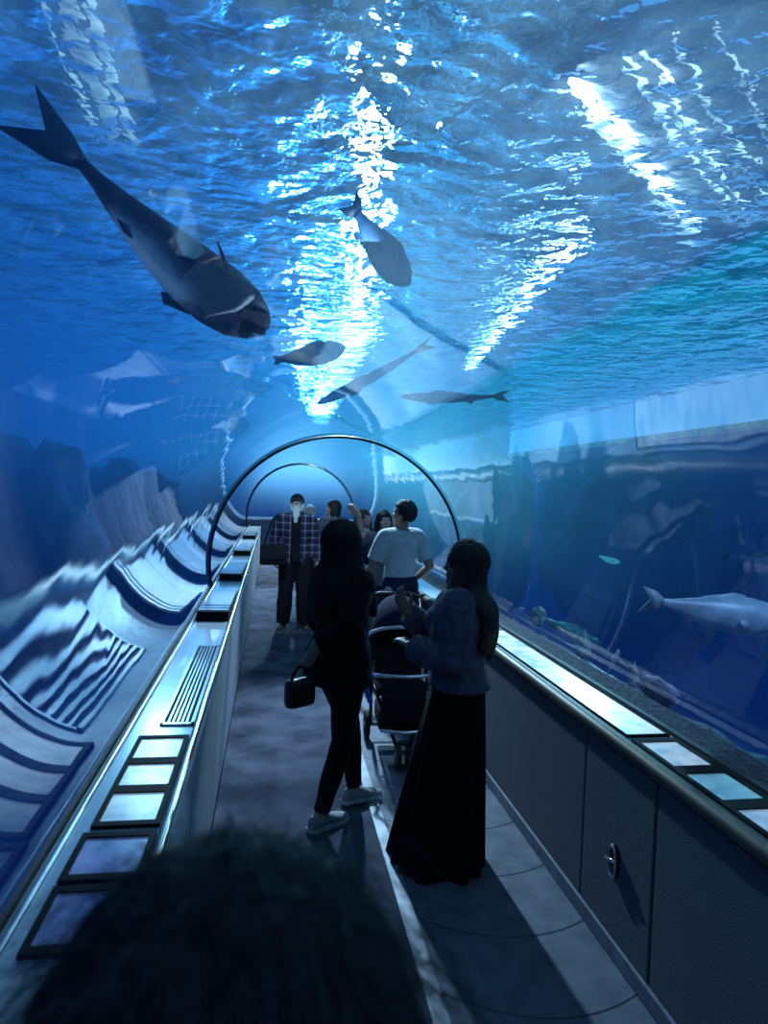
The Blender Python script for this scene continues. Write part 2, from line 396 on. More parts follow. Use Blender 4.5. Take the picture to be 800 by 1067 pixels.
def surface_mat():
    m, nt, out = new_mat('rippled_water_surface'); L = nt.links.new
    tc = N(nt, 'ShaderNodeTexCoord')
    n1 = N(nt, 'ShaderNodeTexNoise', Scale=2.2, Detail=2.0, Distortion=.4); n2 = N(nt, 'ShaderNodeTexNoise', Scale=8.0, Detail=2.5, Distortion=.3)
    for n in (n1, n2): L(tc.outputs['Object'], n.inputs['Vector'])
    ad = N(nt, 'ShaderNodeMath', operation='MULTIPLY_ADD'); L(n2.outputs['Fac'], ad.inputs[0]); ad.inputs[1].default_value = .24; L(n1.outputs['Fac'], ad.inputs[2])
    bp = N(nt, 'ShaderNodeBump', Strength=1.0, Distance=.13); L(ad.outputs[0], bp.inputs['Height'])
    gl = N(nt, 'ShaderNodeBsdfGlossy', Roughness=.05); gl.inputs['Color'].default_value = (.8, .9, 1, 1); L(bp.outputs['Normal'], gl.inputs['Normal'])
    rf = N(nt, 'ShaderNodeBsdfRefraction', Roughness=.0, IOR=1.04); rf.inputs['Color'].default_value = (.8, .92, 1, 1); L(bp.outputs['Normal'], rf.inputs['Normal'])
    lw_ = N(nt, 'ShaderNodeLayerWeight', Blend=.5); L(bp.outputs['Normal'], lw_.inputs['Normal'])
    mp = N(nt, 'ShaderNodeMapRange'); mp.interpolation_type = 'SMOOTHSTEP'
    mp.inputs['From Min'].default_value = .30; mp.inputs['From Max'].default_value = .75; mp.inputs['To Min'].default_value = .25; mp.inputs['To Max'].default_value = .95
    L(lw_.outputs['Facing'], mp.inputs['Value'])
    mx = N(nt, 'ShaderNodeMixShader'); L(mp.outputs[0], mx.inputs['Fac']); L(rf.outputs[0], mx.inputs[1]); L(gl.outputs[0], mx.inputs[2])
    # light on the surface painted as emission: grey blue over the open middle, teal toward the right wall, deep blue at left
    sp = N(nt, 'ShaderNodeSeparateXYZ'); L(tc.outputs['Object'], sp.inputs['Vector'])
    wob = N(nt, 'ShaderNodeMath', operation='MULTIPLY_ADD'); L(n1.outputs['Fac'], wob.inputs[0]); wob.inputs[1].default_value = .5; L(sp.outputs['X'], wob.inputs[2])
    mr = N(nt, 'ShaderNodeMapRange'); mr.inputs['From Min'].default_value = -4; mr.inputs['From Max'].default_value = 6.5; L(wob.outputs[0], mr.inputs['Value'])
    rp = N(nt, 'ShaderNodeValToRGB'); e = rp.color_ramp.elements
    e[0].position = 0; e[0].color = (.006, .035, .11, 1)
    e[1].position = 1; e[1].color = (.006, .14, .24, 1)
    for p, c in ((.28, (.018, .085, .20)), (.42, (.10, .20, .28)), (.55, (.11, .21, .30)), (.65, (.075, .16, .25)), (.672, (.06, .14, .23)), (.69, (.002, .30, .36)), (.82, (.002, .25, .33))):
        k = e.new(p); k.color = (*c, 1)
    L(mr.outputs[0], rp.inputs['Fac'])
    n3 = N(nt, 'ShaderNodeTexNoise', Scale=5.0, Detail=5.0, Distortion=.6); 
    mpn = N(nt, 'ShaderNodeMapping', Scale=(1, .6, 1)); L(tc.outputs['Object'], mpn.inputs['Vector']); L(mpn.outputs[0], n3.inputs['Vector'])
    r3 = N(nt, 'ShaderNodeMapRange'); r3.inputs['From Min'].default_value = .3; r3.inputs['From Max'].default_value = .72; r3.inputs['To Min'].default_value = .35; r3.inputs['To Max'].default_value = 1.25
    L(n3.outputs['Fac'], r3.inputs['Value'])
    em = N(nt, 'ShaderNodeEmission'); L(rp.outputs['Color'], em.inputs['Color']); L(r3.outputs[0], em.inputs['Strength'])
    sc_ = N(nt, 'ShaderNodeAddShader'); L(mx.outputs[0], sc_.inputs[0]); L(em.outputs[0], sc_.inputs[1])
    L(sc_.outputs[0], out.inputs['Surface']); return m
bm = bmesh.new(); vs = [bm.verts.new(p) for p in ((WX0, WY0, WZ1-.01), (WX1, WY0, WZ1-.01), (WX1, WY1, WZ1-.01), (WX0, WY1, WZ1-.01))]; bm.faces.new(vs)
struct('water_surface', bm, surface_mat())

# ---- tank shell
tank_blue = M('tank_wall_blue', (.022, .05, .15), .9, 0, .35, 1.2, .2, 6)
tank_pale = M('pale_tank_wall', (.55, .62, .80), .7, 0, .25, 2.0, .1, 8, stretch=(1, 1, .15))
bm = bmesh.new(); bx(bm, (WX1-.05, 11, 1.2), (.1, 28.5, 4.6)); struct('wall_tank_right', bm, tank_blue)
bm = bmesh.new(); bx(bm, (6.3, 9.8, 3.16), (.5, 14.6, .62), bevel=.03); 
struct('wall_tank_band', bm, M('pale_glow_tank_band', (.62, .70, .90), .7, 0, .2, 1.5, emit=.6, ecol=(.46, .60, .92), stretch=(1, 1, .2)))  # own glow stands in for light falling on the band
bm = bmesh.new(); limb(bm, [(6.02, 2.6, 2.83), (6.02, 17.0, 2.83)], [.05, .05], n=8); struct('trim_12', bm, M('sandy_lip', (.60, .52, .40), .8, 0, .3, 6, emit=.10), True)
bm = bmesh.new(); bx(bm, (WX0+.05, 11, 1.2), (.1, 28.5, 4.6)); struct('wall_tank_left', bm, tank_blue)
bm = bmesh.new(); bx(bm, ((WX0+WX1)/2, WY1-.05, 1.2), (WX1-WX0, .1, 4.6)); struct('wall_tank_back', bm, tank_blue)
bm = bmesh.new(); bx(bm, ((WX0+WX1)/2, 11, WZ0-.05), (WX1-WX0, 28.5, .1)); struct('floor_tank', bm, M('tank_sand', (.10, .14, .25), .9, 0, .3, 3))
bm = bmesh.new(); bx(bm, (1, 11, 6.0), (14, 30, .1)); struct('ceiling', bm, M('dark_hall_ceiling', (.06, .09, .14), .9, 0, .2, 2))

# sandy rock shelf along the foot of the right pane
bm = bmesh.new(); nx, ny = 10, 120; rows = []
for j in range(ny+1):
    y = 0.0 + j*.1
    rows.append([bm.verts.new((1.875+.035*i, y, .84+.05*noise.noise(Vector((i*.5, y*4, 3)))-.012*i*i*.35)) for i in range(nx)])
for j in range(ny):
    for i in range(nx-1): bm.faces.new((rows[j][i], rows[j][i+1], rows[j+1][i+1], rows[j+1][i]))
struct('ground_shelf', bm, M('gravel_shelf', (.26, .27, .33), .9, 0, .5, 40, .6, 60), True)

# ---- boulders
rockm = M('dark_blue_rock', (.03, .05, .12), .9, 0, .5, 4, .6, 8)
rockp = M('pale_blue_rock', (.07, .10, .20), .9, 0, .4, 3, .5, 8)
def boulder(label, loc, size, mat, seed, sharp=.35):
    bm = bmesh.new(); bmesh.ops.create_icosphere(bm, subdivisions=4, radius=1)
    for v in bm.verts:
        d = v.co.normalized(); n = noise.fractal(d*1.6+Vector((seed*7.1, 0, 0)), 1.0, 2.0, 4)
        r = noise.voronoi(d*1.4+Vector((0, seed*3.3, 0)))[0][0]
        v.co = d*(1+sharp*n+.5*sharp*(r-.4)); v.co.x *= size[0]; v.co.y *= size[1]; v.co.z *= size[2]
    zmin = min(v.co.z for v in bm.verts)
    for v in bm.verts: v.co.z -= zmin
    o = build('boulder', bm, mat, loc=loc)
    return tag(o, label, 'rock', 'boulders in the tank')
boulder('dark jagged boulder in the blue water beyond the right pane', (5.2, 9.5, WZ0), (.8, 2.2, 1.45), rockm, 1)
boulder('tall dark rock in the far right water, beside the far end of the pale band', (4.6, 14.8, WZ0), (1.0, 1.6, 1.9), rockm, 2)
boulder('pale slanted rock slab in the water above the standing woman in the grey sweatshirt', (4.0, 12.2, WZ0), (.6, .9, 1.55), rockp, 3, .25)
boulder('dark mushroom-topped rock high up at the right edge of the water', (5.4, 5.6, WZ0), (.5, .8, 1.6), rockm, 4)
boulder('large dark boulder at the far left edge beyond the left pane', (-3.6, 6.2, WZ0), (.9, 1.6, 1.75), rockm, 5)
boulder('blue-grey rock behind the reflections of the left pane', (-3.0, 9.0, WZ0), (.8, 1.3, 1.6), rockp, 6)
boulder('smaller dark rock nearer the arch, beyond the left pane', (-2.4, 11.8, WZ0), (.8, 1.2, 1.5), rockm, 8)

# ================================================================== LEDGE FITTINGS
black = M('black_frame', (.005, .006, .010), .7, spec=.08)
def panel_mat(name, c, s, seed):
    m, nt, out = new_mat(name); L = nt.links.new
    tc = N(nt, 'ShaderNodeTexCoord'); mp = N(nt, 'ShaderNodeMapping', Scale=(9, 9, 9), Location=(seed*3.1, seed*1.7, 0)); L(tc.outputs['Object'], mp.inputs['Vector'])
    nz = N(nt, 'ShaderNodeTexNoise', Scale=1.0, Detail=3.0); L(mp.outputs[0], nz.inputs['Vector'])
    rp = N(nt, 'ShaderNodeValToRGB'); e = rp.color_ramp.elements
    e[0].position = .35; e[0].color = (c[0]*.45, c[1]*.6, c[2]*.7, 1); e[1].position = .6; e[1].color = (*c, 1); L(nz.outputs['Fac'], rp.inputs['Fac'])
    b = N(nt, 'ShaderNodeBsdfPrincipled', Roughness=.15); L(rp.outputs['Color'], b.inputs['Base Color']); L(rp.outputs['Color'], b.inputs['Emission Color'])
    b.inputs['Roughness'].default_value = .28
    b.inputs['Emission Strength'].default_value = s*.6; L(b.outputs[0], out.inputs['Surface']); return m  # overhead glare on the glossy face painted in as its own glow
def info_panel(label, x0, x1, ya, yb, col, s, seed, group, frame=.016):
    cx, cy = (x0+x1)/2, (ya+yb)/2
    t = empty('info_panel', (cx, cy, LEDGE_Z)); tag(t, label, 'sign', group)
    w_, d_ = x1-x0, yb-ya
    bm = bmesh.new()
    for sx in (-1, 1): bx(bm, (sx*(w_-frame)/2, 0, .006), (frame, d_, .012))
    for sy in (-1, 1): bx(bm, (0, sy*(d_-frame*1.6)/2, .006), (w_-2*frame, frame*1.6, .012))
    build('frame', bm, black, t, False)
    bm = bmesh.new(); bx(bm, (0, 0, .004), (w_-2*frame, d_-3.2*frame, .006)); build('face', bm, panel_mat('glare_graphic_%d' % seed, col, s, seed), t, False)
    return t
GL, GR = 'panels set in the left ledge', 'panels set in the right ledge'
info_panel('brightest white panel with glare in left ledge, just below the vent grille', -.475, -.29, 2.42, 2.66, (.75, .90, 1), .38, 1, GL)
info_panel('bright white panel with glare in left ledge, second below the vent grille', -.475, -.29, 2.20, 2.42, (.80, .93, 1), .5, 2, GL)
info_panel('pale blue panel with glare in left ledge, third below the vent grille', -.475, -.29, 1.965, 2.20, (.70, .88, 1), .36, 3, GL)
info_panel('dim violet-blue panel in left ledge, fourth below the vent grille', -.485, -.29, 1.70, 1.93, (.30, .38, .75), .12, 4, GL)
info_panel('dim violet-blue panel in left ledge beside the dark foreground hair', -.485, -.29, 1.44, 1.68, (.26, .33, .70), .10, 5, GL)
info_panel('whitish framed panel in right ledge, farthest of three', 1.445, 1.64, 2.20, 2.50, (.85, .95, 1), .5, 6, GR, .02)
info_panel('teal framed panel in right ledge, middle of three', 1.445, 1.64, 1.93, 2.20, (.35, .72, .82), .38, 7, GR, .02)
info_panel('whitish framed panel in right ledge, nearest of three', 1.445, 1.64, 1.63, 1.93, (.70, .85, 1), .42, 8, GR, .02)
t = info_panel('long bright white panel with glare along the right ledge beyond the framed ones', 1.45, 1.64, 2.54, 4.6, (.75, .90, 1), .95, 9, GR, .006)
# slotted vent
t = empty('vent_grille', (-.355, 3.47, LEDGE_Z)); tag(t, 'long slotted metal vent grille set in the left ledge', 'vent')
bm = bmesh.new(); bx(bm, (0, 0, .001), (.115, 1.32, .004)); build('backing', bm, black, t, False)
bm = bmesh.new()
for sx in (-1, 1): bx(bm, (sx*.059, 0, .004), (.012, 1.36, .008))
for sy in (-1, 1): bx(bm, (0, sy*.67, .004), (.13, .02, .008))
for k in range(1, 6): bx(bm, (-.053+k*.0177, 0, .005), (.008, 1.32, .006))
build('frame', bm, steel, t, False)
# raised reading panels, tilted, dark at the near end
for i, (ya, yb) in enumerate(((4.9, 6.25), (6.95, 8.5), (9.4, 11.2), (12.2, 14.0))):
    t = empty('tilted_panel', (-.41, ya, LEDGE_Z))
    tag(t, 'tilted metal panel on left ledge, ' + ('closest to the vent grille, black near edge', 'second one past the vent grille, by the black arch', 'third one past the vent grille', 'farthest one, near the end wall')[i], 'sign', 'tilted panels on the left ledge')
    bm = bmesh.new(); L_ = yb-ya
    P_ = [(-.10, 0, 0), (.12, 0, 0), (.12, L_, 0), (-.10, L_, 0), (-.10, .03, .065), (.12, .03, .065), (.12, L_, .012), (-.10, L_, .012)]
    v = [bm.verts.new(p) for p in P_]
    for f in ((0, 1, 5, 4), (1, 2, 6, 5), (2, 3, 7, 6), (3, 0, 4, 7), (0, 3, 2, 1), (4, 5, 6, 7)): bm.faces.new([v[q] for q in f])
    build('body', bm, black, t, False)
    bm = bmesh.new(); sl = math.atan2(-.053, L_-.03)
    for a, b in ((.07, .16), (.20, .30), (.34, L_-.06)):
        c = (a+b)/2; bx(bm, (.01, c, .065-.053*(c-.03)/(L_-.03)+.003), (.205, b-a, .006), Matrix.Rotation(sl, 3, 'X'))
    build('face', bm, ledge_m, t, False)

# ================================================================== HALL LAMPS ABOVE THE WATER
def lamp_em(name, col, s):
    return M(name, col, .5, emit=s, ecol=col, var=.1)
def strip_light(label, a, b, tubes, wid, em, housing=True):
    a, b = Vector(a), Vector(b); d = (b-a); Ln = d.length
    t = empty('strip_light', (a+b)/2, math.atan2(d.y, d.x)); tag(t, label, 'light', 'lights above the water')
    bm = bmesh.new(); bx(bm, (0, 0, .12), (Ln, wid, .05)); build('housing', bm, M('lamp_housing', (.2, .22, .25), .5), t, False)
    for sx in (-1, 1):
        bm = bmesh.new(); tube(bm, [(sx*Ln*.35, 0, .14), (sx*Ln*.35, 0, 1.46)], .012, 8)
        build('hanger', bm, M('hanger_rod', (.2, .2, .22), .5), t)
    for off, r, s in tubes:
        bm = bmesh.new(); tube(bm, [(-Ln/2+.03, off, .05), (Ln/2-.03, off, .05)], r, 8); build('tube', bm, lamp_em('lamp_tube', (.75, .9, 1), s), t)
    return t
a, b = at(592, 66, z=4.5), at(728, 222, z=4.5)
strip_light('long bright strip light with several tubes wavering through the surface at upper right', a, b, [(.0, .05, 14), (-.33, .02, 3), (-.45, .02, 4), (-.62, .015, 2), (-.85, .012, 1.5)], 2.0, 0)
a, b = at(66, -20, z=4.5), at(122, 128, z=4.5)
strip_light('pale strip light wavering through the surface at upper left', a, b, [(-.12, .035, .9), (0.0, .05, .5), (.14, .02, .8)], .5, 0)

# ================================================================== LIGHTS
def light(name, typ, loc, power, col=(.65, .83, 1), target=None, **kw):
    d = bpy.data.lights.new(name, typ); d.energy = power; d.color = col
    for k, v in kw.items(): setattr(d, k, v)
    o = bpy.data.objects.new(name, d); COL.objects.link(o); o.location = loc
    if target: o.rotation_euler = (Vector(target)-Vector(loc)).to_track_quat('-Z', 'Y').to_euler()
    return o
light('underwater_lamp', 'POINT', LAMP, 900, (.80, .92, 1), shadow_soft_size=.24)
def up_strip(p0, p1, z, wid, power):
    # added upward area light, unseen from below, for glints on the ripples
    a, b = at(*p0, z=2*(WZ1-.01)-z), at(*p1, z=2*(WZ1-.01)-z); a.z = b.z = z; c = (a+b)/2
    o = light('surface_glint_light', 'AREA', c, power, (.85, .94, 1), shape='RECTANGLE', size=(b-a).length, size_y=wid)
    o.rotation_euler = (PI, 0, -math.atan2((b-a).y, (b-a).x)) if False else Matrix.Rotation(math.atan2((b-a).y, (b-a).x), 3, 'Z').to_4x4().__matmul__(Matrix.Rotation(PI, 4, 'X')).to_euler()
up_strip((488, 378), (600, 245), 3.3, .08, 30)
up_strip((333, 436), (380, 325), 3.25, .40, 160)
up_strip((372, 338), (392, 70), 3.2, .12, 50)
light('tunnel_key', 'SPOT', (.75, 7.6, 3.35), 1100, (.62, .80, 1), (.75, 3.6, 0), shadow_soft_size=.06, spot_size=1.25, spot_blend=.8)
light('far_key', 'SPOT', (.5, 13.5, 3.35), 1100, (.60, .78, 1), (.3, 9.0, 0), shadow_soft_size=.08, spot_size=1.5, spot_blend=.8)
light('ledge_left', 'SPOT', (-1.35, 8.6, 3.3), 420, (.65, .88, 1), (-.42, 3.0, .87), shadow_soft_size=.05, spot_size=.15, spot_blend=.5)  # added spot, placed to throw glare along the left ledge
light('ledge_right', 'SPOT', (4.7, 9.4, 3.3), 1000, (.65, .88, 1), (1.5, 3.0, .87), shadow_soft_size=.05, spot_size=.42, spot_blend=.8)  # added spot, angled for glare on the right ledge
light('visitor_key', 'SPOT', (.1, 5.6, 3.35), 260, (.75, .90, 1), (.4, 8.7, 1.5), shadow_soft_size=.05, spot_size=.8, spot_blend=.8)  # added spot to brighten the bearded man from the front
light('band_wash', 'SPOT', (4.6, 4.0, 3.3), 90, (.55, .68, 1), (6.1, 8.5, 3.0), shadow_soft_size=.1, spot_size=1.7, spot_blend=1)
light('fish_fill', 'SPOT', (2.9, 1.0, 3.4), 190, (.55, .70, 1), (2.5, 3.6, 1.3), shadow_soft_size=.1, spot_size=1.0, spot_blend=1)
light('flank_fill', 'SPOT', (-2.3, 2.2, .6), 110, (.60, .74, 1), (-.65, 2.75, 2.85), shadow_soft_size=.05, spot_size=.55, spot_blend=.6)  # added fill light that lifts the shaded flank of the huge fish
wd = bpy.data.worlds.new('world'); sc.world = wd; wd.use_nodes = True
wd.node_tree.nodes['Background'].inputs['Color'].default_value = (.004, .012, .04, 1)
wd.node_tree.nodes['Background'].inputs['Strength'].default_value = .6

# ================================================================== PEOPLE
def mix(a, b, t): return a+(b-a)*t
BASE_TORSO = [(.855, .125, .095, 0), (.90, .160, .112, -.01), (.95, .170, .118, -.012), (1.01, .158, .108, -.004), (1.08, .140, .098, .004),
              (1.16, .142, .102, .008), (1.25, .158, .115, .012), (1.32, .166, .117, .010), (1.38, .160, .100, .002), (1.42, .125, .078, -.006), (1.45, .075, .060, -.008)]
class Fig:
    """a standing person, 1.70 m in its own units, facing +y, right hand on +x"""
    def __init__(s, label, loc, yaw, height, female=False, head=(0, 0), twist=0, lean=(0, 0), arms=None, legs=None, build_=1.0, group=None, name='person'):
        s.root = empty(name, (loc[0], loc[1], 0), yaw, height/1.70)
        tag(s.root, label, 'person', group)
        s.f, s.b, s.lean, s.twist = female, build_, lean, twist
        sw = .165 if female else .185
        s.sh = {+1: Vector((sw, 0, 1.385)), -1: Vector((-sw, 0, 1.385))}
        d = {}
        for k in (1, -1):
            d[k] = (Vector((k*(sw+.05), -.02, 1.10)), Vector((k*(sw+.07), .06, .86)), Vector((0, .15, -1)), Vector((-k, 0, 0)))
        if arms:
            for k, v in arms.items(): d[k] = tuple(Vector(q) for q in v)
        s.arm = d
        g = {k: (Vector((k*.095, .02, .47)), Vector((k*.10, -.02, .085)), Vector((k*.12, 1, 0))) for k in (1, -1)}
        if legs:
            for k, v in legs.items(): g[k] = tuple(Vector(q) for q in v)
        s.leg = g
        s.RT = Matrix.Rotation(twist, 3, 'Z')
        s.pivot = Vector((0, -.005, 1.47))
        s.RH = Matrix.Rotation(twist, 3, 'Z') @ Matrix.Rotation(head[1], 3, 'Z') @ Matrix.Rotation(head[0], 3, 'X')
        s.hip = {k: Vector((k*.092, 0, .90)) for k in (1, -1)}
        s.parts = {}
    def up(s, p):
        """twist and lean of the upper body"""
        p = Vector(p); t = max(0, min(1, (p.z-.95)/.45))
        q = Matrix.Rotation(s.twist*t, 3, 'Z') @ p
        q.x += s.lean[0]*max(0, p.z-.95); q.y += s.lean[1]*max(0, p.z-.95); return q
    def H(s, p): return s.up(s.pivot) + s.RH @ Vector(p)
    def ringset(s, z0, z1, grow, flare=0.0, hip=1.0):
        out = []
        zs = [z0+(z1-z0)*i/12 for i in range(13)]
        for z in zs:
            for a, b in zip(BASE_TORSO[:-1], BASE_TORSO[1:]):
                if a[0] <= z <= b[0]: t = (z-a[0])/(b[0]-a[0]); r = [mix(a[i], b[i], t) for i in range(4)]; break
            else:
                r = list(BASE_TORSO[0] if z < BASE_TORSO[0][0] else BASE_TORSO[-1])
                if z < BASE_TORSO[0][0]: r = [z, .165, .118, -.01]
            k = s.b*(.93 if s.f and z > 1.02 else 1.0)
            fl = flare*max(0, 1.1-z)
            rx, ry = r[1]*k+grow+fl, r[2]*k+grow+fl
            if s.f and 1.2 < z < 1.34: ry += .016
            c = s.up((0, r[3], z)); t2 = max(0, min(1, (z-.95)/.45)); A = Matrix.Rotation(s.twist*t2, 3, 'Z')
            out.append((c, A @ Vector((rx, 0, 0)), A @ Vector((0, ry, 0))))
        return out
    def armpts(s, k):
        sh = s.up(s.sh[k]); el, wr, hd, nm = s.arm[k]
        return sh, s.up(el), s.up(wr), (s.RT @ hd).normalized(), (s.RT @ nm).normalized()
    def body(s, skin, hair_eye=True, fingers=(1, -1)):
        bm = bmesh.new(); b = s.b
        loft(bm, s.ringset(.86, 1.45, 0), 20)
        limb(bm, [s.up((0, -.012, 1.40)), s.up((0, -.008, 1.46)), s.H((0, .005, .06))], [.068*b, .056, .054])
        # head: skull, jaw, nose, brow, lips, chin, ears
        for c, r in (((0, -.004, .125), (.075, .094, .100)), ((0, .030, .062), (.058, .062, .070)), ((0, .094, .082), (.012, .020, .018)), ((0, .090, .105), (.009, .014, .026)),
                     ((0, .078, .128), (.052, .018, .013)), ((0, .083, .045), (.024, .013, .010)), ((0, .072, .015), (.026, .022, .018)),
                     ((.040, .060, .080), (.024, .025, .022)), ((-.040, .060, .080), (.024, .025, .022)),
                     ((.076, -.008, .098), (.010, .020, .031)), ((-.076, -.008, .098), (.010, .020, .031))):
            ell(bm, s.H(c), r, s.RH)
        for k in (1, -1):
            sh, el, wr, hd, nm = s.armpts(k)
            limb(bm, [s.up((k*.07, 0, 1.385)), sh], [.066, .058*b])
            limb(bm, [sh, sh.lerp(el, .4), el, el.lerp(wr, .35), wr], [.056*b, .050*b, .040, .040, .027])
            s.hand(bm, wr, hd, nm, k)
            kn, an, td = s.leg[k]
            limb(bm, [s.hip[k], s.hip[k].lerp(kn, .4), kn, kn.lerp(an, .3), an], [.088*b, .080*b, .054, .056, .036])
            td = td.normalized()
            limb(bm, [an+Vector((0, 0, -.02))-td*.03, an+td*.06+Vector((0, 0, -.045)), an+td*.13+Vector((0, 0, -.055))], [.035, .034, .026])
        o = build('body', bm, skin, s.root); remesh(o, .0065, 3); s.parts['body'] = o
        if hair_eye:
            for k in (1, -1):
                bm = bmesh.new(); ell(bm, (0, 0, 0), (.0125,)*3, seg=12)
                e = build('eye', bm, EYE, s.root, loc=s.H((k*.031, .080, .104)))
                e.rotation_euler = s.RH.to_euler()
        return o
    def hand(s, bm, wr, d, n, k, curl=.35):
        side = d.cross(n).normalized()*(k)
        n = side.cross(d).normalized()*k if False else n
        c = lambda a, b_, h: wr + d*a + side*b_ + n*h
        loft(bm, [(c(-.01, 0, 0), side*.024, n*.018), (c(.03, 0, 0), side*.036, n*.016), (c(.075, 0, 0), side*.041, n*.014), (c(.092, 0, 0), side*.036, n*.011)], 12)
        for i, L in enumerate((.068, .078, .073, .057)):
            b0 = c(.082-(.006 if i == 3 else 0), (1.5-i)*.0205, 0); p = [b0]; dd = d.copy()
            for j, f in enumerate((.45, .32, .23)):
                ax = n.cross(d); ang = curl*(.7+.15*i)*(j+.6)
                dd = (d*math.cos(ang)+n*math.sin(ang)).normalized(); p.append(p[-1]+dd*L*f)
            limb(bm, p, [.0095, .009, .0085, .0075], n=8)
        t0 = c(.022, .034, .004); td = (d*.75+side*.62+n*.25).normalized()
        limb(bm, [t0, t0+td*.035, t0+td*.035+(d*.95+n*.3).normalized()*.03], [.0125, .0105, .009], n=8)
    def top(s, name, mat, hem=.88, grow=.016, sleeve='long', flare=0.0, loose=.012, neck=1.44, vox=.009, sub=None):
        bm = bmesh.new(); rs = s.ringset(hem, neck, grow, flare)
        loft(bm, rs, 22)
        for k in (1, -1):
            sh, el, wr, hd, nm = s.armpts(k)
            limb(bm, [s.up((k*.07, 0, 1.385)), sh], [.070+grow*.6, .060+loose])
            if sleeve == 'long':
                w = el.lerp(wr, .94)
                limb(bm, [sh, sh.lerp(el, .4), el, el.lerp(wr, .4), w], [.058*s.b+loose, .056*s.b+loose, .048+loose, .045+loose, .034+loose], round_ends=False)
            elif sleeve == 'short':
                limb(bm, [sh, sh.lerp(el, .45), sh.lerp(el, .78)], [.060*s.b+loose, .062+loose, .064+loose], round_ends=False)
        o = build(name, bm, mat, s.root); remesh(o, vox, 2)
        # cloth folds
        swell(o, lambda c: .006*noise.noise(Vector((c.x*7, c.y*7, c.z*16))) + .004*noise.noise(Vector((c.x*18, c.y*18, c.z*30))))
        return o
    def pants(s, mat, name='trousers', hem=.10, grow=.012, waist=1.04, wide=0.0):
        bm = bmesh.new(); loft(bm, s.ringset(.86, waist, grow), 20)
        for k in (1, -1):
            kn, an, td = s.leg[k]; h = s.hip[k]; b = s.b
            t = 1.0
            if hem > .3: pts, rad = [h, h.lerp(kn, .5), h.lerp(kn, .95)], [.092*b+grow, .084*b+grow+.01, .078+grow]
            else:
                e = kn.lerp(an, .97)
                pts, rad = [h, h.lerp(kn, .4), kn, kn.lerp(an, .4), e], [.090*b+grow, .082*b+grow, .056+grow+wide*.5, .056+grow+wide*.8, .040+grow+wide]
            limb(bm, pts, rad, round_ends=False)
        o = build(name, bm, mat, s.root); remesh(o, .009, 2)
        swell(o, lambda c: .005*noise.noise(Vector((c.x*8, c.y*8, c.z*11))))
        return o
    def shoes(s, mat, sole=None):
        for k in (1, -1):
            kn, an, td = s.leg[k]; td = td.normalized(); z0 = an.z-.085
            r = Vector((td.y, -td.x, 0)).normalized(); u = r.cross(td)
            B = Vector((an.x, an.y, z0)) if abs(td.z) < .01 else an-u*.085
            bm = bmesh.new()
            prof = [(-.075, .024, .045, .045), (-.06, .034, .085, .05), (0, .037, .105, .052), (.05, .040, .085, .045), (.10, .046, .062, .034), (.15, .045, .05, .03), (.185, .032, .04, .024), (.197, .014, .03, .016)]
            rings = []
            for a, w_, top, hh in prof:
                cz = (top+.012)/2; rings.append((B+td*a+u*cz, r*w_, u*(top-.012)/2))
            loft(bm, rings, 14)
            o = build('shoe', bm, mat, s.root); remesh(o, .006, 2)
            if sole:
                bm = bmesh.new()
                ol = [(B+td*a+u*.010, w_+.004) for a, w_, _, _ in prof]
                for zz in (0, 1): pass
                va = [[bm.verts.new(c+r*w_*sg+u*dz) for c, w_ in ol] for sg in (1, -1) for dz in (-.008, .012)]
                n = len(ol)
                for i in range(n-1):
                    for A, Bq in ((0, 1), (1, 3), (3, 2), (2, 0)): bm.faces.new((va[A][i], va[A][i+1], va[Bq][i+1], va[Bq][i]))
                bm.faces.new((va[0][0], va[1][0], va[3][0], va[2][0])); bm.faces.new((va[0][-1], va[2][-1], va[3][-1], va[1][-1]))
                build('sole', bm, sole, o, False)
    def hair_short(s, mat, thick=.014, name='hair'):
        bm = bmesh.new(); ell(bm, (0, 0, 0), (1, 1, 1), seg=40)
        for v in bm.verts:
            d = v.co.copy(); v.co = Vector((d.x*(.075+thick), d.y*(.094+thick)-.012, d.z*(.100+thick)+.132))
            v.co += d*noise.noise(d*6)*.006
        front = [v for v in bm.verts if v.co.y > .030 and v.co.z < .165 - .25*max(0, .06-v.co.y) or v.co.z < .055 or (v.co.z < .10 and v.co.y > -.01)]
        bmesh.ops.delete(bm, geom=front, context='VERTS')
        o = build(name, bm, mat, s.root)
        sd = o.modifiers.new('s', 'SOLIDIFY'); sd.thickness = .014; sd.offset = -1
        for v in o.data.vertices: v.co = s.H(v.co)
        return o
    def hair_long(s, mat, length=.42, thick=.020, back=.0, sides=1.0, name='hair', front_l=None, spread=1.0, seed=0, front_mat=None):
        """long hair: cap over the skull and a sheet falling behind, cut into locks"""
        bm = bmesh.new()
        ell(bm, s.H((0, -.014, .135)), (.075+thick, .092+thick*.9, .100+thick*.8), s.RH, seg=24)
        for k in (1, -1): ell(bm, s.H((k*.066, -.005, .07)), (.026, .06, .085), s.RH)
        rnd = random.Random(seed)
        base = s.H((0, 0, 0)); back_d = s.RT @ Vector((0, -1, 0)); rt = s.RT @ Vector((1, 0, 0))
        nl = 13
